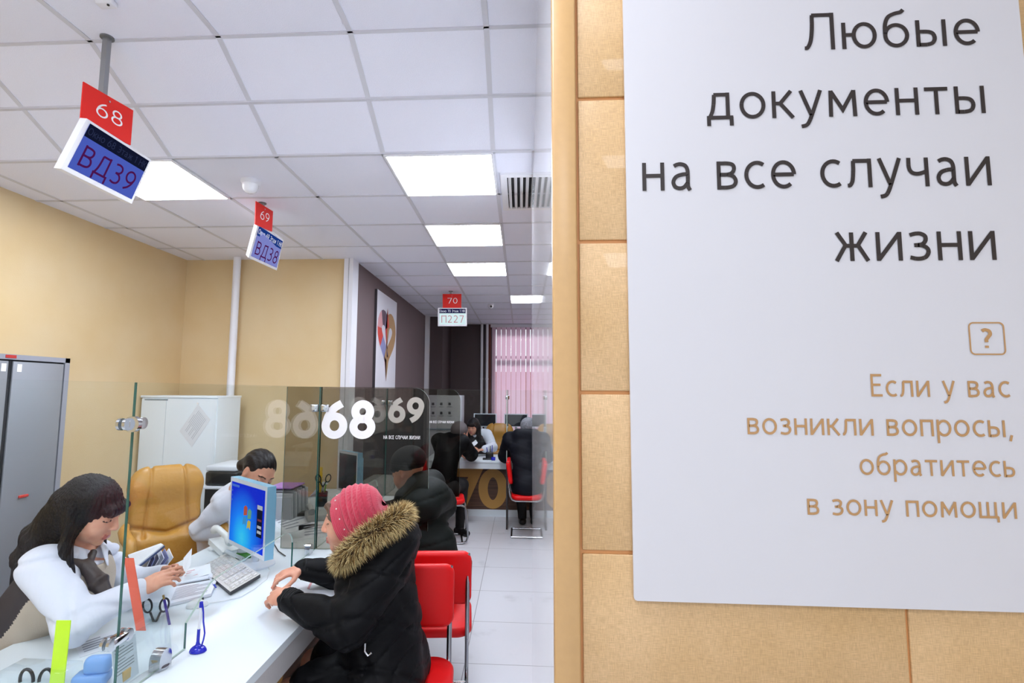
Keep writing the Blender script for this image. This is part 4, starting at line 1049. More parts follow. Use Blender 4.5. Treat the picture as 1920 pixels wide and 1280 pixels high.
# notebook held up by clerk (dark blue clipboard with sheets)
nb = [P(226, 1047, Y=2.42), P(300, 1018, Y=2.50), P(307, 1021, Y=2.30), P(250, 1066, Y=2.22)]
nb = [Vector((-1.78, 2.30, .955)), Vector((-1.60, 2.62, 1.0)), Vector((-1.50, 2.52, .86)), Vector((-1.68, 2.22, .82))]
nb = [P(238, 1040, Y=2.55), P(303, 1017, Y=2.62), P(308, 1020, Y=2.36), P(250, 1066, Y=2.30)]
n_ = (nb[1]-nb[0]).cross(nb[3]-nb[0]).normalized(); n_ = n_ if n_.z > 0 else -n_
t = thing('document_folder', 'dark blue folder with white sheets leaning beside the near clerk', 'folder', tuple(nb[3]), world=True)
MB().slab([v-n_*.006 for v in nb], n_, .008).build('cover', mat('navy_cover', '33456e', .4), t)
nc = sum(nb, Vector())/4; MB().slab([v+(nc-v)*.05 for v in nb], n_, .006).build('sheets', PAPER, t)
# files standing in a tray behind the near clerk's hands
t = thing('file_stack', 'stack of papers and files beside the tan chair armrest', 'papers', tuple(P(290, 1062, Z=CT)), world=True)
for k in range(6):
    a = P(266+7*k, 1068-1.5*k, Z=CT+.03)
    M = Matrix.Translation(a) @ Matrix.Rotation(.7, 4, 'Z') @ Matrix.Rotation(.35+.06*k, 4, 'Y')
    MB().box(-.002, .002, -.09, .09, -.02, .07, 0, M).build('file', mat('file_%d' % (k % 3), ('dfe3ee', '7f86b4', 'f2f2f2')[k % 3], .6), t)
# folders behind divider 68 with purple top
zc = CT+.22
fq = [P(x, y, Z=CT+.22) for x, y in ((508, 907), (546, 907), (551, 915), (520, 920))]
base = P(540, 950, Z=CT)
t = thing('file_rack', 'grey rack of papers with a purple folder on top beside the tied hair clerk', 'folder stack', (-1.62, 3.75, CT), world=True)
for k in range(14):
    y = 3.70+.022*k
    M = Matrix.Translation((-1.70, y, CT+.002)) @ Matrix.Rotation(.12, 4, 'X')
    MB().box(-.09, .09, -.006, .006, 0, .16+.02*((k*7) % 3), 0, M).build('folder', mat('rack_paper_%d' % (k % 3), ('c3c6cc', 'dcdfe4', 'a6aab0')[k % 3], .6), t)
MB().box(-1.80, -1.62, 3.70, 3.93, CT+.212, CT+.220).build('purple_folder', mat('purple', 'a878c0', .4), t)
# curled paper + calculator + telephone on 2nd station
b = MB()
c0 = P(594, 930, Z=CT+.0)
vs = []; n = 12
for i in range(n+1):
    for j in (0, 1):
        a = i/n; vs.append((c0.x-.05+.12*a, c0.y-.06+.15*j, CT+.003+.13*a**1.6*(1-.3*j)+.02*math.sin(a*3)))
vs2 = [(x, y, z-.0012) for x, y, z in vs]
fs = [(2*i, 2*i+1, 2*i+3, 2*i+2) for i in range(n)]; k = len(vs); fs += [tuple(q+k for q in f) for f in fs]
tag(b.add(vs+vs2, fs, 0, True).build('curled_paper', PAPER), 'white curled sheet standing up beside the yellow scissors cup', 'paper')
p = P(556, 966, Z=CT); t = thing('calculator', 'dark calculator on the counter behind the divider numbered 68', 'calculator', (p.x, p.y, CT), .35)
MB().rbox(-.075, .075, -.05, .05, .001, .022, .005).build('body', mat('dark_taupe', '4a423c', .4), t); MB().box(-.06, .06, .015, .04, .022, .0235).build('display', mat('lcd', '6d7366', .3), t)
p = P(598, 972, Z=CT); t = thing('telephone', 'pale grey desk telephone behind the divider numbered 68', 'telephone', (p.x, p.y, CT), .5)
MB().rbox(-.09, .09, -.09, .09, .001, .045, .01).build('body', mat('phone_grey', 'b9bab8', .45), t)
MB().tube([(-.06, -.09, .07), (-.06, -.05, .085), (-.06, .05, .085), (-.06, .09, .07)], [.024, .017, .017, .024], 0, 12).build('handset', MATS['phone_grey'], t)
# cup with yellow scissors
p = P(603, 948, Z=CT)
t = thing('pen_cup', 'black pen cup behind the divider numbered 68', 'pen cup', (p.x, p.y, CT)); MB().lathe([(0, 0), (.04, 0), (.045, .11), (.041, .11), (.037, .006), (0, .006)]).build('cup', BLKP, t)
def scissors(label, M, mh, opn=.25, sc=1, mb_=None):
    t = thing('scissors', label, 'scissors', (0, 0, 0)); t.matrix_world = M
    for s in (-1, 1):
        R_ = Matrix.Rotation(s*opn, 4, 'Y')
        b = MB(); pts = []
        for k in range(20):
            a = 2*PI*k/20; pts.append(R_ @ Vector((s*.02+.019*sc*math.cos(a), 0, .075+.03*sc*math.sin(a))))
        b.tube(pts, .0045*sc, 0, 8, closed=True); b.tube([R_ @ Vector((s*.012, 0, .048)), R_ @ Vector((0, 0, .0))], .005*sc, 0, 8); b.build('handle', mh, t)
        b = MB(); b.slab([R_ @ Vector(v) for v in ((-.007, s*.001, .0), (.007, s*.001, .0), (.001*s, s*.001, -.12))], (0, 1, 0), .0015); b.build('blade', MATS['steel'], t)
    return t
scissors('black handled scissors in the cup behind the divider numbered 68', Matrix.Translation((p.x+.005, p.y, CT+.145)) @ Matrix.Rotation(.3, 4, 'Z'), BLKP)
tag(MB().rbox(p.x-.026, p.x-.004, p.y, p.y+.006, CT+.02, CT+.30, .002).build('ruler', mat('yellow_plastic', 'e0b81c', .35)), 'yellow plastic ruler standing in the cup behind the divider numbered 68', 'ruler')
tag(MB().tube([(p.x+.02, p.y-.01, CT+.03), (p.x+.032, p.y-.012, CT+.17)], .005, 0, 8).build('marker', mat('green_pen', '6fae2c', .4)), 'green pen in the cup behind the divider numbered 68', 'pen')
b = MB().rbox(p.x-.10, p.x-.04, p.y-.16, p.y-.12, CT+.001, CT+.03, .006); tag(b.build('stapler', BLKP), 'small black stapler in front of the black pen cup', 'stapler')
# little steel bell / clip tray at divider
p = P(577, 1040, Z=CT)
# ---- pen stand
p = P(371, 1221, Z=CT); BLU = mat('pen_blue', '1d25b0', .2)
t = thing('pen_stand', 'blue counter pen standing upright on its cord base in front', 'pen', (p.x, p.y, CT), world=False)
S = Sdf((-.04, -.035, -.004), (.04, .035, .04), .0015); S.ell((0, 0, 0), (.029, .024, .022), .006); S.cap((-.002, 0, .01), (-.002, 0, .03), .007, .006, .008); S.half((0, 0, .0005), (0, 0, -1)); S.build('base', BLU, t)
pn = MB().tube([(-.002, 0, .02), (-.001, 0, .075)], .0052, 0, 12).build('grip', BLU, t)
MB().tube([(-.001, 0, .075), (.002, 0, .148)], .0042, 0, 12).build('barrel', mat('pen_white', 'e9e9ee', .3), t)
MB().tube([(.002, 0, .148), (.003, 0, .166)], .0058, 0, 12).build('cap', BLU, t)
MB().tube([(.007, 0, .16), (.012, 0, .13), (.014, 0, .10), (.018, 0, .08), (.021, 0, .062), (.018, 0, .04), (.013, 0, .022)], .0028, 0, 8).build('cord', BLU, t)
# ---- scissors, strips, cups behind the near glass
def strip(label, x0, y0, x1, y1, Y, wpx, m, name='index_strip', thick=.0025):
    a, c = P(x0, y0, Y=Y), P(x1, y1, Y=Y); wv = P(x0+wpx, y0, Y=Y)-a
    return tag(MB().slab([a-wv/2, a+wv/2, c+wv/2, c-wv/2], (0, -1, 0), thick).build(name, m), label, 'plastic strip')
RS = mat('orange_red_plastic', 'ee6c58', .3); LS = mat('lime_plastic', 'c6ee1e', .4)
strip('orange red plastic strip standing behind the thick green glass edge', 241, 1046, 264, 1182, 1.80, 18, RS)
strip('lime green plastic strip standing at the lower left', 119, 1163, 104, 1300, 1.60, 27, LS)
p = P(292, 1165, Z=CT)
t = thing('pen_cup', 'clear pen cup behind the nearest clear glass', 'pen cup', (p.x-.02, p.y, CT)); MB().lathe([(0, 0), (.028, 0), (.031, .06), (.029, .06), (.026, .006), (0, .006)]).build('cup', ACRYL, t)
q_ = P(292, 1140, Y=p.y)
scissors('black handled scissors standing behind the orange red strip', Matrix.Translation((q_.x, q_.y, q_.z-.06)) @ Matrix.Rotation(.2, 4, 'Z'), BLKP, .15, .85)
a = P(306, 1115, Y=p.y-.02); c = P(313, 1148, Y=p.y-.02)
t = thing('ballpoint_pen', 'purple pen standing beside the scissors behind the glass', 'pen', tuple(c), world=True); MB().tube([a+(c-a)*.25, c+(c-a)*.9], .0048).build('barrel', mat('purple_pen', '3c2a8c', .3), t); MB().tube([a, a+(c-a)*.25], .004).build('tip', mat('brass', 'b89a5a', .3, .8), t)
q_ = P(68, 1272, Y=1.64)
scissors('large black handled scissors at the bottom left corner', Matrix.Translation((q_.x, q_.y, q_.z-.075)) @ Matrix.Rotation(.1, 4, 'Z'), BLKP, .12, 1.05)
p = P(75, 1300, Y=1.62); t = thing('desk_organizer', 'clear organizer tray at the bottom left, mostly below the frame', 'organizer', (p.x, p.y, CT))
MB().rbox(-.1, .1, -.04, .04, .001, .06, .004).build('tray', ACRYL, t)
# blue holder
LB = mat('light_blue_plastic', '6f9bd4', .35); Pc = P(178, 1262, Z=CT+.03)
t = thing('tape_dispenser', 'light blue plastic desk block behind the glass at the bottom', 'desk item', (Pc.x, Pc.y, CT), .25)
MB().rbox(-.055, .04, -.03, .03, .001, .035, .01).build('base', LB, t); MB().rbox(-.03, .045, -.022, .024, .03, .082, .016).build('upper_block', LB, t)
# acrylic document holder with sheets
a, c = P(212, 1262, Z=CT), P(300, 1230, Z=CT)
t = thing('document_holder', 'clear acrylic holder with a printed notice behind the foot clamp', 'document holder', tuple((a+c)/2), world=True)
a = Vector((-1.215, 1.60, CT+.002)); c = Vector((-1.205, 1.84, CT+.002)); hz = Vector((-.02, 0, .135))
MB().slab([a, c, c+hz, a+hz], (1, 0, 0), .003).build('pocket', ACRYL, t)
q4 = [a+Vector((-.004, 0, .004)), a+Vector((-.004, .10, .004)), a+hz+Vector((-.004, .10, -.01)), a+hz+Vector((-.004, 0, -.01))]
sh = MB().slab(q4, (1, 0, 0), .001).build('printed_notice', PAPER, t)
mb = MB(); q5 = [q4[3], q4[2], q4[1], q4[0]]
for k in range(9):
    v = .1+.075*k; A_, B_ = lerp4(q5, .1, v), lerp4(q5, .85 if k % 4 else .5, v+0); d = lerp4(q5, .1, v+.02)-A_
    o_ = Vector((.0008, 0, 0)); mb.add([A_+o_, B_+o_, B_+d+o_, A_+d+o_], [(0, 1, 2, 3)])
mb.build('text_lines', mat('print_dark', '6d7078', .7), sh)
A_ = lerp4(q5, .45, .80)
MB().box(A_.x-.001, A_.x+.003, A_.y-.012, A_.y+.02, A_.z-.02, A_.z+.012).build('yellow_sticker', mat('yellow_orange', 'e0b04c', .5), t)
# printers behind
p = P(405, 905, Y=4.2)
t = thing('printer', 'black and white laser printer on a low stand beside the white cabinet', 'printer', (p.x, 4.25, 0), world=True)
x0, x1 = P(384, 900, Y=4.1).x, P(447, 900, Y=4.1).x; zt, zm, zb = P(400, 873, Y=4.1).z, P(400, 912, Y=4.1).z, P(400, 985, Y=4.1).z
MB().rbox(x0, x1-.03, 4.1, 4.45, zt-.045, zt, .012).build('lid', FRAMEW, t)
MB().rbox(x0+.01, x1, 4.08, 4.44, zm+.01, zt-.045, .015).build('upper_body', BLKP, t); MB().rbox(x0-.02, x1-.01, 4.05, 4.44, zm-.012, zm+.008, .004).build('paper_tray', FRAMEW, t)
MB().rbox(x0, x1-.02, 4.1, 4.44, zb, zm-.012, .01).build('lower_body', mat('printer_dark', '2b2d33', .4), t)
MB().rbox(x0-.03, x1+.02, 4.05, 4.44, 0, zb, .005).build('stand', FAS, t)
# far counter small things
def far(x, y, Z=CT, Y=None): return P(x, y, Z=Z) if Y is None else P(x, y, Y=Y)
c_ = P(918, 848, Y=7.15); t = thing('desk_organizer', 'black pen organizer on the far counter beside the clerk', 'organizer', (c_.x, 7.15, CT))
MB().rbox(-.05, .05, -.04, .04, .001, .10, .01).build('holder', BLKP, t); MB().rbox(-.09, .06, -.05, .05, .001, .02, .005).build('base', BLKP, t)
for k in range(4): MB().tube([(-.03+.02*k, 0, .09), (-.04+.025*k, .0, .16+.01*k)], .005, 0, 6).build('pen', (BLU, MATS['pen_white'], BLKP, BLU)[k], t)
c_ = P(926, 850, Y=7.05); tag(MB().rbox(c_.x-.035, c_.x+.02, 7.04, 7.09, CT+.001, CT+.045, .008).build('stamp', BLU), 'small bright blue stamp on the far counter', 'stamp')
q = [P(x, y, Z=CT+.003) for x, y in ((900, 851), (902, 843), (915, 843), (914, 851))]
tag(MB().slab([Vector((v.x, min(max(v.y, 7.0), 7.7), v.z)) for v in q], (0, 0, 1), .001).build('paper_sheet', PAPER), 'white sheet on the far counter in front of the clerk', 'paper')
t = thing('paper_box', 'pale small box and papers on the far counter by the divider', 'box', (P(942, 845, Y=7.3).x, 7.4, CT)); MB().rbox(-.06, .08, -.05, .05, .001, .05, .004).build('body', PAPER, t); MB().rbox(-.055, .02, -.045, .045, .05, .075, .004).build('lid', MATS['pale_grey'], t)
c_ = P(963, 835, Y=7.6); t = thing('printer', 'dark printer with white trays on the far counter by the person in navy', 'printer', (c_.x, 7.55, CT)); MB().rbox(-.15, .15, -.12, .12, .001, .18, .02).build('body', BLKP, t); MB().rbox(-.13, .13, -.14, .05, .18, .30, .01).build('paper_stack', FRAMEW, t)
# ================================================================== PEOPLE
SKIN = mat('skin', 'd9a287', .5, sss=.15, noise=(30, .06, 'cf8f76')); LIP = mat('lips', 'b2625a', .4); LASH = mat('dark_lash', '3a2722', .6)
WSH = mat('white_blouse', 'd3d6e2', .75, bump=(14, .7, (1, 1, .5))); VEST = mat('beige_vest', 'b9ab9a', .75, bump=(200, .2)); VESTD = mat('dark_vest_back', '2c2528', .7)
HAIRD = mat('dark_hair', '120c0e', .42, bump=(1, .5, (320, 320, 10)), spec=.28)
BROWNH = mat('brown_hair', '5c4433', .5, bump=(200, .3))
BLK = mat('black_down_coat', '050508', .6, spec=.16, bump=(18, .35)); NAVY = mat('navy_jacket', '090c16', .65, spec=.2, bump=(20, .4)); GRN = mat('dark_green_jacket', '0b110e', .7, spec=.2, bump=(15, .35))
TROU = mat('black_trousers', '0d0d10', .8); SHOE = mat('black_shoe', '08080a', .4)
def nrm(v): v = Vector(v); return v.normalized()
def basis(F, U):
    F = nrm(F); U = Vector(U); U = (U-F*U.dot(F)).normalized(); Lf = U.cross(F)     # F forward, Lf left, U up
    return F, Lf, U
def head_prims(S, c, F, U, s=1.0, neck=None, nr=.052):
    F, Lf, U = basis(F, U); A = [list(F), list(Lf), list(U)]
    def q(f, l, u): return Vector(c)+(F*f+Lf*l+U*u)*s
    def E(f, l, u, r, k=.02, cut=False): S.ell(q(f, l, u), [v*s for v in r], k*s, A, cut)
    E(-.012, 0, .035, (.094, .074, .085), .03); E(.03, 0, -.015, (.068, .06, .085), .03); E(.042, 0, -.07, (.046, .042, .034), .03); E(.074, 0, -.1, (.016, .018, .013), .02)
    for g in (-1, 1):
        E(.062, g*.036, -.035, (.022, .022, .026), .025)           # cheek
        E(.099, g*.031, .008, (.012, .018, .010), .010, True)      # socket
        E(.080, g*.031, .006, (.0135, .0145, .0115), .005)         # lids
        S.cap(q(.088, g*.012, .030), q(.078, g*.046, .031), .0065*s, .005*s, .010*s)
        # ear
        E(-.004, g*.076, -.004, (.016, .007, .031), .008); E(-.001, g*.083, -.002, (.009, .005, .018), .004, True)
    S.cap(q(.094, 0, .022), q(.113, 0, -.022), .0065*s, .0095*s, .010*s); S.ell(q(.110, 0, -.028), [.011*s, .009*s, .008*s], .006*s, A)
    for g in (-1, 1): E(.101, g*.011, -.031, (.009, .006, .006), .005)
    S.cap(q(.093, -.018, -.062), q(.093, .018, -.062), .0055*s, .0055*s, .006*s); S.cap(q(.099, -.008, -.058), q(.099, .008, -.058), .0055*s, .0055*s, .005*s); S.cap(q(.096, -.013, -.071), q(.096, .013, -.071), .0068*s, .0068*s, .006*s)
    if neck is not None: S.cap(q(-.022, 0, -.055), neck, .050*s, nr*s, .025)
    return q, (F, Lf, U)
def face_paint(c, F, U, s=1.0, brow=True, eyes='down'):
    F, Lf, U = basis(F, U); M = np.array([list(F), list(Lf), list(U)])
    def fn(C):
        p = (C-np.array(c)) @ M.T/s; f, l, u = p[:, 0], np.abs(p[:, 1]), p[:, 2]; m = np.zeros(len(C), int)
        m[(f > .086) & (l < .023-.4*np.abs(u+.065)) & (u > -.076) & (u < -.055)] = 1
        e = (f > .07) & (l > .016) & (l < .046)
        m[e & (np.abs(u-(.001+.0+.004*((l-.031)/.015)**2)) < .0026)] = 2
        if brow: m[(f > .055) & (l > .014) & (l < .05) & (np.abs(u-(.028+.004*(1-((l-.034)/.018)**2))) < .0033)] = 2
        return m
    return fn
def hand_prims(S, w, D, N, side, curl=(.5, .55, .6, .65), s=1.0, spread=.10, thumb=.7, k=.006):
    """w wrist, D towards the fingers, N out of the palm; side = +1 when the thumb lies towards D x N"""
    D = nrm(D); N = Vector(N); N = (N-D*N.dot(D)).normalized(); T = D.cross(N)*side; w = Vector(w)
    A = [list(D), list(T), list(N)]
    S.ell(w+D*.048*s, [.050*s, .040*s, .0155*s], .012, A); S.cap(w-D*.03*s, w+D*.02*s, .025*s, .027*s, .015, sq=(N, .7))
    for i, (off, ln) in enumerate(((.027, .074), (.009, .083), (-.009, .077), (-.026, .060))):
        b0 = w+D*(.085-.004*abs(i-1))*s+T*off*s; a = (off/.03)*spread
        d = (D*math.cos(a)+T*math.sin(a)).normalized(); c_ = curl[i]; p = b0; r = .0088*s
        for j, fr in enumerate((.46, .30, .24)):
            ang = c_*(.55, 1.5, 2.3)[j]
            dd = d*math.cos(ang)+N*math.sin(ang); q = p+dd*ln*fr*s; S.cap(p, q, r, r*.93, k*.5 if j else k); p = q; r *= .93
    p0 = w+D*.028*s+T*.026*s; d = (D*.62+T*.72*thumb+N*.38).normalized(); p1 = p0+d*.042*s; d2 = (D*.85+T*.30*thumb+N*.45).normalized(); p2 = p1+d2*.03*s; p3 = p2+(D*.95+N*.35-T*.02).normalized()*.026*s
    S.cap(p0, p1, .0135*s, .0105*s, .012); S.cap(p1, p2, .0102*s, .0092*s, .004); S.cap(p2, p3, .0092*s, .0078*s, .004)
def limbs(S, J, g=0., k=.03, legs=True):
    """trunk, arms and legs through the joints; g thickens"""
    UP = J['chest']-J['pelvis']; side = (J['shL']-J['shR']).normalized(); fr = side.cross(UP).normalized()
    S.cap(J['pelvis'], J['waist'], .155+g, .125+g, .05, sq=(fr, .72)); S.cap(J['waist'], J['chest'], .125+g, .150+g, .05, sq=(fr, .72))
    S.cap(J['shR'].lerp(J['shL'], .12), J['shL'].lerp(J['shR'], .12), .068+g*.8, .068+g*.8, .06, sq=(fr, .85))
    S.cap(J['chest'], (J['shR']+J['shL'])/2, .13+g, .085+g*.8, .05, sq=(fr, .75))
    for s_ in 'LR':
        S.cap(J['sh'+s_], J['el'+s_], .050+g, .040+g, k); S.cap(J['el'+s_], J['wr'+s_], .040+g, .026+g*.8, .02)
        if legs:
            S.cap(J['hip'+s_], J['kn'+s_], .088+g*.7, .058+g*.5, k); S.cap(J['kn'+s_], J['an'+s_], .056+g*.5, .038+g*.4, .02)
def folds(amp=.004, fr=38, seed=0):
    def fn(x, y, z):
        a = np.sin(fr*(x*.6+z)+3*np.sin(9*y+seed)+2*np.sin(7*z)); b_2 = np.sin(fr*.63*(y-x*.5+.4*z)+2.5*np.sin(8*z+seed*2))
        return amp*.6*(a+b_2*.7)
    return fn
def creases(amp, fr=15, seed=0):
    """sharp cloth creases"""
    def fn(x, y, z):
        w_ = fr*(z*1.1+.5*x-.35*y)+2.2*np.sin(5.5*x+seed)+1.7*np.sin(8*y+3*z); a = np.abs(np.sin(w_)); v_ = fr*.8*(x*1.2-.5*z+.4*y)+2*np.sin(7*z+seed); b_2 = np.abs(np.sin(v_))
        return amp*(np.exp(-a*a*30)+.7*np.exp(-b_2*b_2*26))
    return fn
def V3(*a): return Vector(a)
def shoe(nm, an, d, parent, s=1.0):
    d = nrm(d); S = Sdf(an-Vector((.22, .22, .12)), an+Vector((.22, .22, .1)), .008)
    f = V3(an.x, an.y, .035); S.cap(f-d*.05, f+d*.14, .042, .034, .03); S.cap(an, f, .042, .045, .03); S.half((0, 0, .002), (0, 0, -1)); S.build(nm, SHOE, parent)

# ------------------------------------------------ the near clerk
J = dict(pelvis=V3(-2.02, 1.98, .58), waist=P(62, 1160, Y=2.0), chest=P(118, 1098, Y=2.01),
 shR=P(78, 1052, Y=1.84), shL=V3(-1.72, 2.16, 1.045), elR=P(140, 1170, Y=1.82), elL=P(248, 1092, Y=2.26), wrR=P(262, 1106, Y=1.97), wrL=P(306, 1080, Y=2.20),
 hipR=V3(-2.06, 1.89, .53), hipL=V3(-2.06, 2.08, .53), knR=V3(-1.62, 1.88, .52), knL=V3(-1.62, 2.1, .52), anR=V3(-1.60, 1.88, .09), anL=V3(-1.6, 2.1, .09))
J['shL'] = P(192, 1050, Y=2.17); J['shR'] = P(82, 1062, Y=1.88)
hc = P(170, 957, Y=1.985); HF, HU = (.90, .16, -.40), (.42, -.02, .9); neck = J['shR'].lerp(J['shL'], .5)+V3(.0, 0, .045)
t = thing('person', 'seated clerk with long dark hair, white blouse and beige vest reading papers', 'person', (-2.05, 1.98, 0), world=True)
S = Sdf((-2.32, 1.65, 0), (-1.22, 2.42, 1.40), .0045)
limbs(S, J, -.008); head_prims(S, hc, HF, HU, 1.0, neck)
hand_prims(S, J['wrR'], P(330, 1072, Y=2.03)-J['wrR'], (-.1, .6, -.75), 1, (.30, .42, .62, .7), .93)
hand_prims(S, J['wrL'], P(352, 1056, Y=2.19)-J['wrL'], (.0, -.75, -.6), -1, (.9, .95, 1., 1.), .9)
S.build('body', [SKIN, LIP, HAIRD], t, face_paint(hc, HF, HU))
# blouse
S = Sdf((-2.36, 1.6, .45), (-1.28, 2.42, 1.3), .006)
limbs(S, J, .012, legs=False); S.cap(J['shR'], J['elR'], .070, .062, .03); S.cap(J['elR'], J['wrR'], .057, .036, .03); S.cap(J['elL'], J['wrL'], .056, .036, .03)
S.disp(folds(.0075, 30)); S.disp(creases(.010))
nb_ = neck+V3(.02, 0, .045); S.ell(nb_, (.062, .062, .055), .01, None, True)
S.half((0, 0, CT+.004), (0, 0, -1)) if False else None
def bl_half(S): return S
bo = S.build('blouse', WSH, t)
b = MB(); n_f = basis(HF, (0, 0, 1))[0]
# collar points
ck = neck+V3(.055, -.03, -.0)
S = Sdf(ck-Vector((.12, .14, .12)), ck+Vector((.12, .16, .10)), .004)
S.cap(ck+V3(-.055, -.045, .035), ck+V3(.02, -.035, .012), .020, .018, .012, sq=((.3, -.8, .4), .35)); S.cap(ck+V3(.02, -.035, .012), ck+V3(.055, -.04, -.05), .022, .008, .01, sq=((.6, -.5, .6), .3))
S.cap(ck+V3(-.03, .09, .035), ck+V3(.035, .06, .012), .020, .018, .012, sq=((.3, .8, .4), .35)); S.cap(ck+V3(.035, .06, .012), ck+V3(.07, .04, -.05), .022, .008, .01, sq=((.8, .3, .6), .3))
S.build('collar', WSH, bo)
# vest
S = Sdf((-2.34, 1.7, .46), (-1.45, 2.38, 1.2), .006)
g_ = .027
UPv = J['chest']-J['pelvis']; sd = (J['shL']-J['shR']).normalized(); fr = sd.cross(UPv).normalized()
S.cap(J['pelvis'], J['waist'], .155+g_, .125+g_, .05, sq=(fr, .74)); S.cap(J['waist'], J['chest'], .125+g_, .150+g_, .05, sq=(fr, .76))
S.cap(J['chest'], (J['shR']+J['shL'])/2-V3(0, 0, .01), .13+g_, .062+g_, .04, sq=(fr, .78))
S.ell(J['chest']+fr*.08, (.10, .12, .08), .05)
S.disp(folds(.003, 22, 3))
for s_ in 'LR': S.cap(J['sh'+s_]+UPv.normalized()*.03, J['el'+s_], .085, .072, .012, True)
vc = J['chest']+fr*.17; S.cap(neck+fr*.06+V3(0, 0, .03), neck+fr*.13-UPv.normalized()*.17, .075, .012, .01, True)
pc_ = np.array(J['chest']); fa = np.array(fr)
S.build('vest', [VEST, VESTD], t, lambda C: ((C-pc_) @ fa < .035).astype(int))
# scarf
S = Sdf((-1.95, 1.8, .8), (-1.4, 2.3, 1.2), .004)
k0 = P(160, 1060, Y=1.96)
S.cap(k0+V3(-.02, -.055, .03), k0, .016, .018, .01); S.cap(k0+V3(-.02, .055, .03), k0, .016, .018, .01); S.ell(k0+V3(.01, 0, -.01), (.024, .026, .024), .01)
dn = -UPv.normalized()
k1, k2 = P(186, 1092, Y=1.95), P(204, 1120, Y=1.95); S.cap(k0, k1, .020, .032, .01, sq=(fr, .45)); S.cap(k1, k2, .032, .022, .01, sq=(fr, .4))
S.disp(folds(.002, 90, 1)); S.build('scarf', mat('dark_scarf', '3c3230', .5, bump=(40, .3)), t)
# hair
def hair_long(name, c, F, U, parent, s=1.0, down=None, h=.0045, m=None, bangs=True, front=None, lo=.45):
    F, Lf, U = basis(F, U); A = [list(F), list(Lf), list(U)]
    def q(f, l, u): return Vector(c)+(F*f+Lf*l+U*u)*s
    c = Vector(c); S = Sdf(c-Vector((lo, .34, lo+.05)), c+Vector((.22, .34, .22)), h)
    S.ell(q(-.016, 0, .040), [.108*s, .088*s, .096*s], .01, A)
    S.ell(q(-.03, 0, -.02), [.085*s, .086*s, .10*s], .03, A)
    S.ell(q(.095, 0, -.055), [.085*s, .085*s, .082*s], .012, A, True)         # face opening
    S.ell(q(.03, 0, -.10), [.06*s, .05*s, .06*s], .01, A, True)
    if bangs: S.cap(q(.088, -.045, .048), q(.088, .045, .048), .019*s, .019*s, .02); S.cap(q(.094, -.035, .034), q(.094, .035, .034), .010*s, .010*s, .012)
    for a, b_2, r0, r1, sqn in (down or []): S.cap(a, b_2, r0, r1, .03, sq=sqn)
    def strands(x, y, z):
        d = (x-c.x)*F.x+(y-c.y)*F.y+(z-c.z)*F.z; l = (x-c.x)*Lf.x+(y-c.y)*Lf.y+(z-c.z)*Lf.z
        an_ = np.arctan2(l, d+.03)
        return .0022*np.sin(an_*46+14*z)+.0016*np.sin(an_*93-9*z)
    S.disp(strands); S.build(name, m or HAIRD, parent)
F_, L_3, U_ = basis(HF, HU)
def hq(f, l, u): return hc+F_*f+L_3*l+U_*u
ps = [hq(-.055, 0, .0), P(88, 1010, Y=2.02), P(62, 1052, Y=2.02), P(36, 1095, Y=2.02)]
fl = nrm((.55, 0, .75))
hair_long('hair', hc, HF, HU, t, 1.0, [(ps[0], ps[1], .088, .078, (fl, .55)), (ps[1], ps[2], .080, .065, (fl, .45)), (ps[2], ps[3], .066, .030, (fl, .4)),
  (hq(-.02, -.078, .0), P(122, 1030, Y=1.91), .030, .034, ((1, .6, 0), .5)), (P(122, 1030, Y=1.91), P(136, 1078, Y=1.89), .036, .020, ((1, .6, 0), .5)),
  (hq(-.01, .078, -.01), P(190, 1045, Y=2.09), .026, .020, ((0, 1, 0), .5)) ])
b = MB(); e_ = hq(.006, -.085, -.038)
S = Sdf(e_-Vector((.02,)*3), e_+Vector((.02,)*3), .0015); S.ell(e_, (.006, .006, .006), .002); S.build('earring', mat('pearl', 'e8e2dc', .15), t, smooth=0)
for s_ in 'LR': shoe('shoe', J['an'+s_], (1, 0, 0), t)
# papers in her hands
h1 = P(346, 1048, Y=2.13)
q = [P(344, 1046, Y=2.20), P(360, 1027, Y=2.23), P(358, 1058, Y=2.15), P(345, 1082, Y=2.10)]
tag(MB().slab(q, (.6, -.7, .3), .0008).build('identity_card', PAPER), 'small white card upright in the near clerk\'s fingers', 'card')
q = [P(308, 1078, Y=2.16), P(394, 1056, Y=2.30), P(396, 1074, Y=2.22), P(334, 1092, Y=2.10)]
tp = thing('paper_sheet', 'white receipt with pink print held by the near clerk', 'paper', tuple(q[0]), world=True); n_ = (q[1]-q[0]).cross(q[3]-q[0]).normalized(); n_ = n_ if n_.z > 0 else -n_
MB().slab(q, n_, .0008).build('sheet', PAPER, tp); mb = MB()
for k in range(4):
    a = lerp4(q, .3, .2+.17*k)+n_*.0005; c = lerp4(q, .62, .2+.17*k)+n_*.0005; d = lerp4(q, .3, .27+.17*k)+n_*.0005-a; mb.add([a, c, c+d, a+d], [(0, 1, 2, 3)])
mb.build('text_lines', mat('pink_print', 'd8a0a8', .6), tp)
q = [P(176, 1135, Y=1.93), P(205, 1102, Y=2.0), P(262, 1098, Y=2.1), P(232, 1128, Y=2.0)]

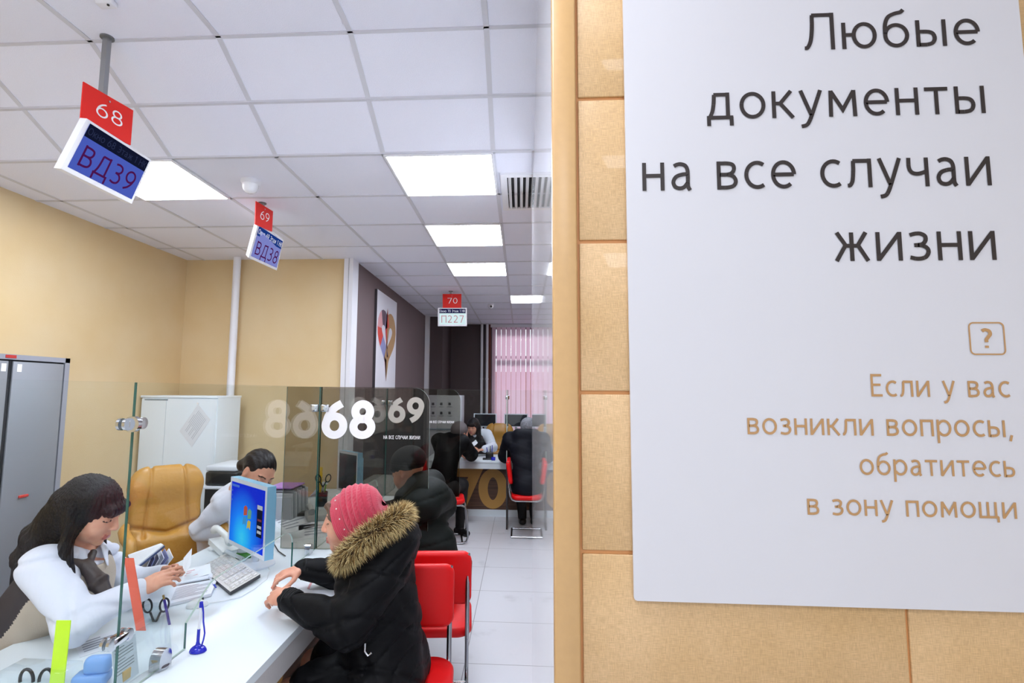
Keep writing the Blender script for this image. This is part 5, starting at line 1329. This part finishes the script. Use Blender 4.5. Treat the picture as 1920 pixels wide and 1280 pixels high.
# chair of the near clerk (only its dark back shows)
t = thing('office_chair', 'black chair back behind the near clerk at the left edge', 'chair', (-2.10, 1.98, 0), -PI/2)
b = MB(); pad(b, .42, .46, .08, .12, .03, Matrix.Translation((0, -.26, .80)) @ Matrix.Rotation(math.radians(98), 4, 'X')); b.build('backrest', VESTD, t)
b = MB(); pad(b, .48, .46, .08, .1, .03, Matrix.Translation((0, .08, .38))); b.build('seat', VESTD, t); MB().cyl((0, .05, .1), (0, .05, .38), .03).build('column', BLKP, t)
b = MB()
for k in range(5): a = 2*PI*k/5; b.tube([(0, .05, .1), (.28*math.cos(a), .05+.28*math.sin(a), .03)], [.03, .022], 0, 8)
b.build('star_base', BLKP, t)

# ------------------------------------------------ the woman in the pink hat
J = dict(pelvis=V3(-.57, 2.24, .56), waist=V3(-.57, 2.23, .72), chest=V3(-.60, 2.22, .90),
 shL=P(712, 1082, Y=2.06), shR=V3(-.60, 2.40, 1.0), elL=P(655, 1172, Y=1.985), elR=P(640, 1074, Y=2.50), wrL=P(536, 1122, Y=2.13), wrR=P(566, 1066, Y=2.42),
 hipL=V3(-.52, 2.16, .53), hipR=V3(-.54, 2.36, .53), knL=V3(-.90, 2.12, .50), knR=V3(-.90, 2.36, .50), anL=V3(-.93, 2.12, .09), anR=V3(-.95, 2.36, .09))
hc = P(659, 975, Y=2.19); HF, HU = (-.98, -.12, -.10), (-.08, 0, 1); neck = J['shR'].lerp(J['shL'], .5)+V3(.0, 0, .05)
t = thing('person', 'seated woman in pink knitted hat and black coat with fur hood', 'person', (-.52, 2.26, 0), world=True)
S = Sdf((-1.22, 1.85, 0), (-.22, 2.65, 1.36), .0045)
limbs(S, J, -.012); head_prims(S, hc, HF, HU, 1.02, neck)
hand_prims(S, J['wrL'], P(505, 1112, Y=2.19)-J['wrL'], (.1, .55, -.8), -1, (.62, .7, .75, .8), 1.02, .2)
hand_prims(S, J['wrR'], P(532, 1076, Y=2.36)-J['wrR'], (-.35, -.35, -.8), 1, (.35, .7, .8, .85), 1.0)
S.build('body', [SKIN, LIP, BROWNH], t, face_paint(hc, HF, HU, 1.02))
p = P(497, 1126, Y=2.18)
# coat
S = Sdf((-1.12, 1.78, .22), (-.14, 2.72, 1.2), .006)
UPv = J['chest']-J['pelvis']; side = (J['shL']-J['shR']).normalized(); fr = V3(-1, 0, 0)
S.cap(J['pelvis']+V3(.02, 0, -.06), J['waist'], .195, .175, .05, sq=(fr, .86)); S.cap(J['waist'], J['chest'], .185, .19, .05, sq=(fr, .84)); S.cap(J['chest'], (J['shR']+J['shL'])/2+V3(.0, 0, -.03), .18, .125, .05, sq=(fr, .85))
S.cap(J['shR'].lerp(J['shL'], .12), J['shL'].lerp(J['shR'], .12), .09, .09, .05)
for s_ in 'LR':
    S.cap(J['sh'+s_], J['el'+s_], .088, .080, .03); S.cap(J['el'+s_], J['wr'+s_].lerp(J['el'+s_], .14), .080, .052, .02)
    S.cap(J['wr'+s_].lerp(J['el'+s_], .16), J['wr'+s_].lerp(J['el'+s_], .02), .045, .038, .012)
    S.cap(J['hip'+s_], J['kn'+s_].lerp(J['hip'+s_], .25), .13, .11, .05); S.cap(J['hip'+s_]+V3(.0, 0, -.06), V3(J['hip'+s_].x-.22, J['hip'+s_].y, .38), .12, .10, .05)
S.cap(V3(-.56, 2.1, .52), V3(-.56, 2.42, .52), .15, .15, .05)
# hood behind the neck
S.cap(P(745, 1010, Y=2.12), P(752, 1000, Y=2.30), .085, .085, .05); S.cap(P(735, 1040, Y=2.1), P(735, 1040, Y=2.34), .08, .08, .05)
def quilt(x, y, z):
    a = np.abs(np.sin((z+.10*np.sin(6*x)+.03*np.sin(17*y))*PI/.085)); return .008*(1-np.clip(a*2.2, 0, 1))**2+.0
S.disp(quilt); S.disp(folds(.006, 30, 2)); S.disp(creases(.009, 12, 1))
co = S.build('coat', BLK, t)
b = MB()
for s_ in 'LR':
    d = (J['wr'+s_]-J['el'+s_]).normalized(); w0 = J['wr'+s_].lerp(J['el'+s_], .02); o1 = d.orthogonal().normalized(); o2 = d.cross(o1)
    b = MB()
    for r in range(5):
        c_ = w0-d*(.004+.011*r); pts = [c_+(o1*math.cos(2*PI*j/18)+o2*math.sin(2*PI*j/18))*(.041+.001*(r % 2)) for j in range(18)]; b.tube(pts, .0065, 0, 6, closed=True)
    b.build('knit_cuff', mat('black_knit', '0a0a0c', .9), co)
p = P(698, 1208, Y=1.98)
b = MB()
b.tube([P(693, 1192, Y=1.985)+V3(0, -.055, 0), P(692, 1207, Y=1.98)+V3(0, -.055, 0), P(698, 1215, Y=1.98)+V3(0, -.055, 0), P(704, 1210, Y=1.98)+V3(0, -.055, 0)], .0035, 0, 8)
b.build('zip_puller', CHR, co)
# hat: rings around an axis leaning back
ax = nrm((.86, .02, .50)); hcx = hc+V3(.022, .0, .012); u1 = nrm(ax.cross(V3(0, 1, 0))); u2 = ax.cross(u1)
prof = [(-.062, .106), (-.055, .109), (-.02, .112), (.02, .113), (.055, .109), (.085, .097), (.108, .075), (.122, .045), (.128, .015), (.128, .0)]
def prof_r(tt):
    for (a, ra), (c, rc) in zip(prof, prof[1:]):
        if tt <= c: k = (tt-a)/(c-a); return ra*(1-k)+rc*k
    return 0
N1, N2 = 110, 144; vs = []
for i in range(N1+1):
    tt = -.062+.190*(1-math.cos(i/N1*PI/2)) if False else -.062+.1895*math.sin(i/N1*PI/2)
    r0 = prof_r(tt)
    for j in range(N2):
        th = 2*PI*j/N2
        band = tt < -.012
        if band: dr = .0022*abs(math.sin(th*36))+.0012*math.cos((tt+.062)*900)
        else:
            ph = (tt+.012)/.0235; fr_ = ph % 1
            dr = .0065*math.sin(fr_*PI)**.7 - (.002 if fr_ > .72 or fr_ < .05 else 0)
            if .55 < fr_ < .95: dr += .003*math.sin(th*40+ (fr_-.55)*14)
            dr += .0035*math.sin(th*3+ph*1.3)
        r_ = max(0, r0+dr*min(1, r0/.05)); el = 1.0 + .06*math.cos(th)**2
        vs.append(hcx+ax*(tt+.006*math.sin(th*2+1))+u1*(r_*math.cos(th)*el)+u2*(r_*math.sin(th)*.90))
fs = [(i*N2+j, i*N2+(j+1) % N2, (i+1)*N2+(j+1) % N2, (i+1)*N2+j) for i in range(N1) for j in range(N2)]
n0 = len(vs); 
vi = [hcx+(v-hcx)*.955 for v in vs[:N2]]; vs += vi; fs += [(j, n0+j, n0+(j+1) % N2, (j+1) % N2) for j in range(N2)]
fs.append(tuple(range(n0, n0+N2)))
b = MB().add(vs, fs, 0, True)
PNK = mat('pink_knit', 'cf3550', .85, sheen=.4, bump=(420, .5), noise=(25, .12))
ht = b.build('knitted_hat', PNK, t); PRL = mat('pearl', 'e8e2dc', .15)
cdir = (Vector((0, 0, CAMZ))-hcx)
for k in range(16):
    th = 2*PI*k/16+.1; r_ = .113
    pp = hcx+ax*(-.028)+u1*(r_*math.cos(th)*(1+.06*math.cos(th)**2))+u2*(r_*math.sin(th)*.90)
    bm = bmesh.new(); bmesh.ops.create_uvsphere(bm, u_segments=10, v_segments=6, radius=.0032); MB().addbm(bm, 0, Matrix.Translation(pp), True).build('pearl', PRL, ht); bm.free()
# hair wisp at the temple
F_, L_3, U_ = basis(HF, HU)
def hq(f, l, u): return hc+(F_*f+L_3*l+U_*u)*1.02
S = Sdf(hc-Vector((.14,)*3), hc+Vector((.14,)*3), .003)
S.cap(hq(.078, .038, .075), hq(.066, .062, .03), .012, .009, .01); S.cap(hq(.066, .062, .03), hq(.05, .070, .0), .009, .005, .01); S.cap(hq(.085, .03, .07), hq(.088, -.03, .07), .012, .012, .01); S.disp(lambda x, y, z: .0015*np.sin(z*400+x*300))
S.build('hair', BROWNH, t)
# fur
FUR = [mat('fur_dark', '3f2a14', .8), mat('fur_tan', '94703a', .8), mat('fur_pale', 'd6bf88', .8)]
loop = [P(640, 1052, Y=2.14), P(652, 1040, Y=2.03), P(685, 1010, Y=1.985), P(722, 985, Y=2.0), P(752, 966, Y=2.08), P(752, 966, Y=2.30), P(722, 985, Y=2.42), P(690, 1005, Y=2.45), P(655, 1035, Y=2.40), P(640, 1050, Y=2.26)]
lp = []
for i in range(len(loop)):
    p0, p1, p2, p3 = [loop[(i+k) % len(loop)] for k in (-1, 0, 1, 2)]
    for k in range(8):
        u = k/8; lp.append(.5*((2*p1)+(-p0+p2)*u+(2*p0-5*p1+4*p2-p3)*u*u+(-p0+3*p1-3*p2+p3)*u**3))
cen = sum(lp, Vector())/len(lp)
b = MB().tube(lp, .022, 0, 10, closed=True); rf = random.Random(3)
for i in range(15000):
    k = rf.random()*len(lp); i0 = int(k); p = lp[i0].lerp(lp[(i0+1) % len(lp)], k-i0); tg = (lp[(i0+1) % len(lp)]-lp[i0]).normalized()
    o = (p-cen); o = (o-tg*o.dot(tg)).normalized(); u3 = tg.cross(o); a = rf.uniform(-2.6, 2.6)
    nd = (o*math.cos(a)+u3*math.sin(a)); root = p+nd*.018; ln = rf.uniform(.020, .058)*(.55+.45*min(1, (p.x+.80)/.12)) if p.x > -.80 else .016
    d = (nd+tg*rf.uniform(-.35, .5)+Vector((.25, -.05, -.15))*rf.random()+Vector((rf.gauss(0, .22), rf.gauss(0, .22), rf.gauss(0, .22)))).normalized()
    mid = root+d*ln*.55; tip = root+d*ln+Vector((.1, 0, -.35))*ln*.35; sdv = d.cross(Vector((rf.gauss(0, 1), rf.gauss(0, 1), rf.gauss(0, 1)))).normalized()*.0011
    c_ = 0 if rf.random() < .38 else (1 if rf.random() < .6 else 2)
    b.add([root-sdv, root+sdv, mid+sdv*.8, mid-sdv*.8, tip], [(0, 1, 2, 3)], c_); b.add([mid-sdv*.8, mid+sdv*.8, tip], [(0, 1, 2)], 2 if rf.random() < .45 else c_)
fo = b.build('fur_trim', FUR, co)
MB().tube([P(496+2*k, 1124.5+.6*k, Y=2.185) for k in range(3)], .009, 0, 10).build('ring', mat('gold_ring', 'd8b060', .2, 1), t) if False else None
for s_ in 'LR': shoe('shoe', J['an'+s_], (-1, 0, 0), t)

# ------------------------------------------------ the clerk with tied hair
J = dict(pelvis=V3(-2.12, 3.62, .56), waist=V3(-2.05, 3.56, .76), chest=V3(-1.90, 3.48, .93),
 shR=P(420, 948, Y=3.30), shL=P(472, 948, Y=3.52), elR=P(380, 992, Y=3.32), elL=P(484, 985, Y=3.52), wrR=P(448, 1004, Y=3.36), wrL=P(496, 1001, Y=3.44),
 hipR=V3(-2.08, 3.5, .53), hipL=V3(-2.08, 3.7, .53), knR=V3(-1.66, 3.42, .52), knL=V3(-1.66, 3.6, .52), anR=V3(-1.64, 3.42, .09), anL=V3(-1.64, 3.6, .09))
hc = P(483, 887, Y=3.22); HF, HU = (.62, -.42, -.42), (.38, .05, .92); neck = V3(J['shR'].x*.5+J['shL'].x*.5+.0, 3.40, 1.03)
t = thing('person', 'clerk with tied back dark hair and white blouse bending over the counter', 'person', (-2.05, 3.6, 0), world=True)
S = Sdf((-2.32, 2.98, 0), (-1.25, 3.95, 1.42), .0055)
limbs(S, J, -.008); q, fb = head_prims(S, hc, HF, HU, 1.12, neck)
hand_prims(S, J['wrR'], (1, .1, -.1), (0, .3, -.9), 1, (.5, .55, .6, .65), 1.0); hand_prims(S, J['wrL'], P(512, 998, Y=3.4)-J['wrL'], (-.3, -.5, -.8), -1, (.8, .85, .9, .9), 1.0)
S.build('body', [SKIN, LIP, HAIRD], t, face_paint(hc, HF, HU, 1.12))
S = Sdf((-2.4, 3.1, .45), (-1.25, 3.98, 1.35), .007)
limbs(S, J, .014, legs=False); S.cap(J['shR'], J['elR'], .078, .072, .03); S.cap(J['elR'], J['wrR'], .070, .042, .03); S.cap(J['elL'], J['wrL'], .065, .04, .03)
S.disp(folds(.006, 30, 5)); S.disp(creases(.009, 14, 2)); S.ell(neck+V3(.03, -.03, .07), (.07, .07, .055), .01, None, True); bo = S.build('blouse', WSH, t)
S = Sdf(neck-Vector((.16,)*3), neck+Vector((.16,)*3), .005)
S.cap(P(447, 912, Y=3.34), P(456, 897, Y=3.42), .030, .026, .02, sq=((.7, -.6, .2), .4)); S.cap(P(446, 914, Y=3.32), P(462, 930, Y=3.26), .030, .022, .02, sq=((.7, -.6, .2), .4)); S.build('collar', WSH, bo)
MB().tube([P(450, 899, Y=3.32), P(447, 912, Y=3.30), P(451, 922, Y=3.28)], .0035, 0, 6).build('collar_piping', mat('navy_piping', '1d2740', .6), bo)
F_, L_3, U_ = basis(HF, HU); s = 1.12
def hq(f, l, u): return hc+(F_*f+L_3*l+U_*u)*s
A = [list(F_), list(L_3), list(U_)]
S = Sdf(hc-Vector((.26,)*3), hc+Vector((.22,)*3), .005)
S.ell(hq(-.018, 0, .038), [.101*s, .081*s, .090*s], .01, A); S.ell(hq(.10, 0, -.0), [.085*s, .10*s, .080*s], .012, A, True); S.ell(hq(.03, 0, -.075), [.11*s, .14*s, .07*s], .012, A, True)
S.ell(hq(-.0, -.088, -.006), [.024*s, .03*s, .034*s], .01, A, True)
S.cap(hq(-.09, .0, .03), P(457, 871, Y=3.36), .045, .036, .03); S.ell(P(459, 872, Y=3.36), (.045, .05, .038), .02)
sl_, su_ = np.array(L_3), np.array(U_)
S.disp(lambda x, y, z: .0022*np.sin(230*((x-hc.x)*sl_[0]+(y-hc.y)*sl_[1]+(z-hc.z)*sl_[2])+60*((x-hc.x)*su_[0]+(z-hc.z)*su_[2]))); S.build('hair', mat('brown_black_hair', '150c0e', .4, bump=(1, .4, (60, 300, 60)), spec=.3), t)
e_ = hq(.004, -.086, -.042); S = Sdf(e_-Vector((.02,)*3), e_+Vector((.02,)*3), .002); S.ell(e_, (.0075,)*3, .002); S.build('earring', PRL, t, smooth=0)
for s_ in 'LR': shoe('shoe', J['an'+s_], (1, 0, 0), t)
tc_ = office_chair  # her own chair stands under her
t2 = thing('office_chair', 'dark chair under the clerk with tied back hair', 'chair', (-2.16, 3.66, 0), -PI/2)
b = MB(); pad(b, .46, .46, .08, .1, .03, Matrix.Translation((0, .05, .38))); b.build('seat', VESTD, t2); b = MB(); pad(b, .40, .36, .06, .1, .025, Matrix.Translation((0, -.21, .68)) @ Matrix.Rotation(math.radians(84), 4, 'X')); b.build('backrest', VESTD, t2)
MB().cyl((0, .05, .08), (0, .05, .38), .03).build('column', BLKP, t2)
b = MB()
for k in range(5): a = 2*PI*k/5; b.tube([(0, .05, .1), (.26*math.cos(a), .05+.26*math.sin(a), .03)], [.03, .022], 0, 8)
b.build('star_base', BLKP, t2)

# ------------------------------------------------ people built more simply, further off
def clothed(t, J, m, g, h, lo, hi, name='jacket', legs=False, fold=.006, cuts=None, extra=None, quiltd=0):
    S = Sdf(lo, hi, h); limbs(S, J, g, legs=False)
    for s_ in 'LR':
        S.cap(J['sh'+s_], J['el'+s_], .052+g*1.1, .044+g*1.1, .03); S.cap(J['el'+s_], J['wr'+s_].lerp(J['el'+s_], .12), .044+g*1.1, .034+g, .02)
    for e in (extra or []): S.cap(*e[:4], e[4] if len(e) > 4 else .04)
    if quiltd: S.disp(lambda x, y, z: quiltd*(1-np.clip(np.abs(np.sin((z+.06*np.sin(5*x))*PI/.13))*3, 0, 1))**2)
    S.disp(folds(fold, 24, 4)); return S.build(name, m, t)
def trousers(t, J, h, lo, hi, m=TROU):
    S = Sdf(lo, hi, h); S.cap(J['hipL'], J['hipR'], .12, .12, .04)
    for s_ in 'LR': S.cap(J['hip'+s_], J['kn'+s_], .10, .075, .03); S.cap(J['kn'+s_], J['an'+s_], .075, .055, .03)
    S.disp(folds(.004, 26, 2)); S.build('trousers', m, t)
    d = J['an'+s_]-J['kn'+s_]

# man in dark green jacket and knitted cap
J = dict(pelvis=V3(-.57, 3.14, .56), waist=V3(-.57, 3.18, .74), chest=V3(-.60, 3.26, .93), shL=P(775, 950, Y=3.10), shR=V3(-.62, 3.52, 1.02), elL=P(742, 990, Y=3.18), elR=V3(-.82, 3.60, .85),
 wrL=P(700, 985, Y=3.36), wrR=V3(-1.02, 3.55, .84), hipL=V3(-.52, 3.08, .53), hipR=V3(-.48, 3.26, .53), knL=V3(-.93, 3.20, .52), knR=V3(-.80, 3.52, .52), anL=V3(-.85, 3.2, .09), anR=V3(-.85, 3.55, .09))
J['elL'] = V3(-.78, 3.16, .86); J['shL'] = V3(-.56, 3.10, 1.03); J['wrL'] = V3(-1.0, 3.32, .84)
hc = P(766, 884, Y=3.34); HF, HU = (-.86, .38, -.34), (-.3, .1, .95); neck = V3(-.60, 3.34, 1.07)
t = thing('person', 'seated person in dark green jacket and black knitted cap behind the bronze divider', 'person', (-.52, 3.2, 0), world=True)
S = Sdf((-1.25, 2.9, 0), (-.22, 3.8, 1.42), .008); limbs(S, J, -.01); head_prims(S, hc, HF, HU, 1.08, neck)
hand_prims(S, J['wrL'], (-1, .25, -.1), (0, .1, -1), -1, s=1.05); hand_prims(S, J['wrR'], (-1, -.1, -.1), (0, .1, -1), 1, s=1.05)
S.build('body', [SKIN, LIP, LASH], t, face_paint(hc, HF, HU, 1.08))
clothed(t, J, GRN, .048, .009, (-1.1, 2.82, .3), (-.12, 3.85, 1.3), extra=[(V3(-.57, 3.12, .50), V3(-.53, 3.3, .50), .18, .17), (V3(-.53, 3.2, 1.05), V3(-.50, 3.36, .98), .11, .10), (V3(-.62, 3.28, 1.08), V3(-.58, 3.42, 1.08), .10, .10, .03), (P(762, 932, Y=3.26), P(792, 918, Y=3.34), .072, .08, .03), (V3(-.50, 3.14, .78), V3(-.48, 3.2, .60), .13, .14)], quiltd=.008)
F_, L_3, U_ = basis(HF, HU); A = [list(F_), list(L_3), list(U_)]; s = 1.08
def hq(f, l, u): return hc+(F_*f+L_3*l+U_*u)*s
S = Sdf(hc-Vector((.2,)*3), hc+Vector((.2,)*3), .006); S.ell(hq(-.02, 0, .062), [.112*s, .092*s, .085*s], .01, A); S.cap(hq(.055, -.04, .045), hq(.055, .04, .045), .03, .03, .02); S.half(hq(0, 0, -.008), -U_+F_*.0); S.disp(lambda x, y, z: .002*np.sin(z*520)*(z < hc.z+.06))
S.build('knitted_cap', mat('black_knit', '0a0a0c', .9), t)
trousers(t, J, .01, (-1.1, 2.9, 0), (-.2, 3.8, .75))
for s_ in 'LR': shoe('shoe', J['an'+s_], (-1, .3, 0), t)
p = P(882, 1075, Y=3.02); bg = thing('bag', 'black strap end of a bag hanging right of the second red chair', 'bag', (p.x-.015, p.y, 0), world=True)
S = Sdf(p-Vector((.12, .1, .14)), p+Vector((.1, .1, .14)), .006); S.cap(p+V3(-.02, 0, .06), p+V3(-.02, 0, -.06), .03, .025, .01); S.build('body', BLK, bg)

# balding man in black coat at the far counter
J = dict(pelvis=V3(-.92, 6.20, .58), waist=V3(-.90, 6.24, .78), chest=V3(-.86, 6.36, .98), shL=V3(-1.02, 6.54, 1.07), shR=V3(-.70, 6.33, 1.07), elL=V3(-1.02, 6.86, .86), elR=P(880, 850, Y=6.66),
 wrL=V3(-.85, 7.12, .83), wrR=P(893, 846, Y=6.98), hipL=V3(-1.0, 6.22, .55), hipR=V3(-.82, 6.15, .55), knL=V3(-.90, 6.6, .54), knR=V3(-.72, 6.55, .54), anL=V3(-.95, 6.5, .09), anR=V3(-.72, 6.35, .09))
J['elR'] = P(884, 852, Y=6.75); J['wrR'] = P(880, 842, Y=7.05)
hc = P(862, 812, Y=6.46); HF, HU = (.62, .74, -.2), (.2, .2, .96); neck = V3(-.83, 6.42, 1.10)
t = thing('person', 'balding grey haired man in black coat leaning on the far counter', 'person', (-.9, 6.2, 0), world=True)
S = Sdf((-1.3, 5.9, 0), (-.4, 7.35, 1.42), .011); limbs(S, J, -.005); head_prims(S, hc, HF, HU, 1.12, neck)
hand_prims(S, J['wrL'], (.7, .6, -.1), (0, .1, -1), -1, s=1.15, k=.01); hand_prims(S, J['wrR'], (-.4, .8, -.1), (0, .1, -1), 1, s=1.15, k=.01)
S.build('body', [SKIN, LIP, LASH], t, face_paint(hc, HF, HU, 1.12))
clothed(t, J, BLK, .032, .012, (-1.3, 5.85, .35), (-.35, 7.3, 1.3), 'coat', fold=.004, extra=[(V3(-.92, 6.2, .5), V3(-.88, 6.28, .58), .17, .16)])
F_, L_3, U_ = basis(HF, HU); A = [list(F_), list(L_3), list(U_)]; s = 1.12
def hq(f, l, u): return hc+(F_*f+L_3*l+U_*u)*s
S = Sdf(hc-Vector((.2,)*3), hc+Vector((.2,)*3), .007); S.ell(hq(-.018, 0, .036), [.102*s, .083*s, .094*s], .01, A); S.ell(hq(.155, 0, -.03), [.09*s, .10*s, .14*s], .01, A, True); S.half(hq(0, 0, -.05), -U_)
S.build('hair', mat('grey_hair', '5d585a', .7, bump=(200, .4)), t); trousers(t, J, .013, (-1.3, 5.9, 0), (-.4, 7.0, .8))
shoe('shoe', J['anL'], (.2, 1, 0), t); shoe('shoe', J['anR'], (.6, -.6, 0), t)

# clerk at counter 70
J = dict(pelvis=V3(-.68, 8.05, .56), waist=V3(-.67, 8.02, .76), chest=V3(-.66, 7.94, .96), shR=V3(-.84, 7.92, 1.04), shL=V3(-.50, 7.90, 1.04), elR=V3(-.90, 7.76, .84), elL=P(924, 838, Y=7.72), wrR=P(882, 838, Y=7.56), wrL=P(908, 842, Y=7.5),
 hipR=V3(-.76, 8.0, .53), hipL=V3(-.58, 8.0, .53), knR=V3(-.76, 7.62, .52), knL=V3(-.58, 7.62, .52), anR=V3(-.76, 7.6, .09), anL=V3(-.58, 7.6, .09))
hc = P(887, 800, Y=7.80); HF, HU = (-.25, -.95, -.18), (0, -.15, 1); neck = V3(hc.x+.01, 7.9, 1.07)
t = thing('person', 'far clerk with dark fringe, white blouse and dark vest facing us', 'person', (-.68, 8.0, 0), world=True)
S = Sdf((-1.1, 7.2, 0), (-.2, 8.3, 1.45), .009); limbs(S, J, -.005); head_prims(S, hc, HF, HU, 1.0, neck)
hand_prims(S, J['wrR'], (.6, -.6, 0), (0, 0, -1), 1, k=.008); hand_prims(S, J['wrL'], (-.8, -.4, -.1), (0, 0, -1), -1, k=.008); S.build('body', [SKIN, LIP, LASH], t, face_paint(hc, HF, HU))
clothed(t, J, WSH, .02, .011, (-1.15, 7.2, .45), (-.2, 8.35, 1.3), 'blouse', fold=.003)
S = Sdf((-1.1, 7.6, .45), (-.2, 8.3, 1.3), .011); S.cap(J['pelvis'], J['chest'], .185, .185, .05, sq=((0, 1, 0), .8)); S.cap(J['chest'], neck-V3(0, 0, .04), .16, .11, .05, sq=((0, 1, 0), .9))
S.cap(neck+V3(0, -.12, .02), J['chest']+V3(0, -.2, -.06), .07, .02, .01, True)
for s_ in 'LR': S.cap(J['sh'+s_]+V3(0, 0, .05), J['el'+s_], .08, .07, .01, True)
S.build('vest', VESTD, t)
hair_long('hair', hc, HF, HU, t, 1.0, [(hc+V3(.075, .02, 0), hc+V3(.10, -.03, -.27), .04, .03, None), (hc+V3(-.07, .02, 0), hc+V3(-.085, -.02, -.24), .035, .025, None), (hc+V3(0, .07, 0), hc+V3(0, .12, -.22), .085, .07, None)], h=.009, lo=.3)
q = [P(882, 832, Y=7.48), P(892, 824, Y=7.5), P(896, 830, Y=7.45), P(886, 839, Y=7.42)]; tag(MB().slab(q, (.3, -.8, .4), .002).build('paper_sheet', PAPER), 'small white form held up by the far clerk', 'paper')
for s_ in 'LR': shoe('shoe', J['an'+s_], (0, -1, 0), t)

# person in navy jacket
J = dict(pelvis=V3(.08, 6.42, .58), waist=V3(.08, 6.46, .78), chest=V3(.05, 6.56, .98), shL=V3(-.14, 6.62, 1.08), shR=V3(.22, 6.62, 1.08), elL=V3(-.20, 6.84, .86), elR=V3(.25, 6.86, .86),
 wrL=V3(-.12, 7.04, .84), wrR=V3(.18, 7.08, .83), hipL=V3(.0, 6.42, .55), hipR=V3(.17, 6.42, .55), knL=V3(-.02, 6.84, .54), knR=V3(.17, 6.84, .54), anL=V3(.02, 6.90, .09), anR=V3(.17, 6.90, .09))
hc = P(990, 806, Y=6.68); HF, HU = (-.15, .95, -.25), (0, .2, 1); neck = V3(.07, 6.62, 1.12)
t = thing('person', 'person in navy hooded jacket and grey knitted hat seen from behind', 'person', (.08, 6.42, 0), world=True)
S = Sdf((-.32, 6.15, 0), (.42, 7.35, 1.45), .011); limbs(S, J, -.005); head_prims(S, hc, HF, HU, 1.05, neck); hand_prims(S, J['wrL'], (.2, 1, -.1), (0, .1, -1), -1, s=1.1, k=.01); hand_prims(S, J['wrR'], (-.2, 1, -.1), (0, .1, -1), 1, s=1.1, k=.01)
S.build('body', [SKIN, LIP, LASH], t, face_paint(hc, HF, HU, 1.05))
clothed(t, J, NAVY, .038, .012, (-.4, 6.05, .4), (.5, 7.3, 1.34), extra=[(V3(.08, 6.40, .55), V3(.08, 6.46, .6), .19, .18), (V3(-.02, 6.56, 1.14), V3(.14, 6.56, 1.14), .085, .085)], quiltd=.006)
F_, L_3, U_ = basis(HF, HU); A = [list(F_), list(L_3), list(U_)]; s = 1.05
def hq(f, l, u): return hc+(F_*f+L_3*l+U_*u)*s
S = Sdf(hc-Vector((.2,)*3), hc+Vector((.2,)*3), .008); S.ell(hq(-.02, 0, .05), [.11*s, .095*s, .10*s], .01, A); S.half(hq(0, 0, -.01), -U_+F_*.25)
S.build('knitted_hat', mat('grey_knit', '8c8e96', .9, noise=(60, .5)), t); trousers(t, J, .013, (-.3, 6.15, 0), (.42, 7.15, .8))
for s_ in 'LR': shoe('shoe', J['an'+s_], (0, 1, 0), t)
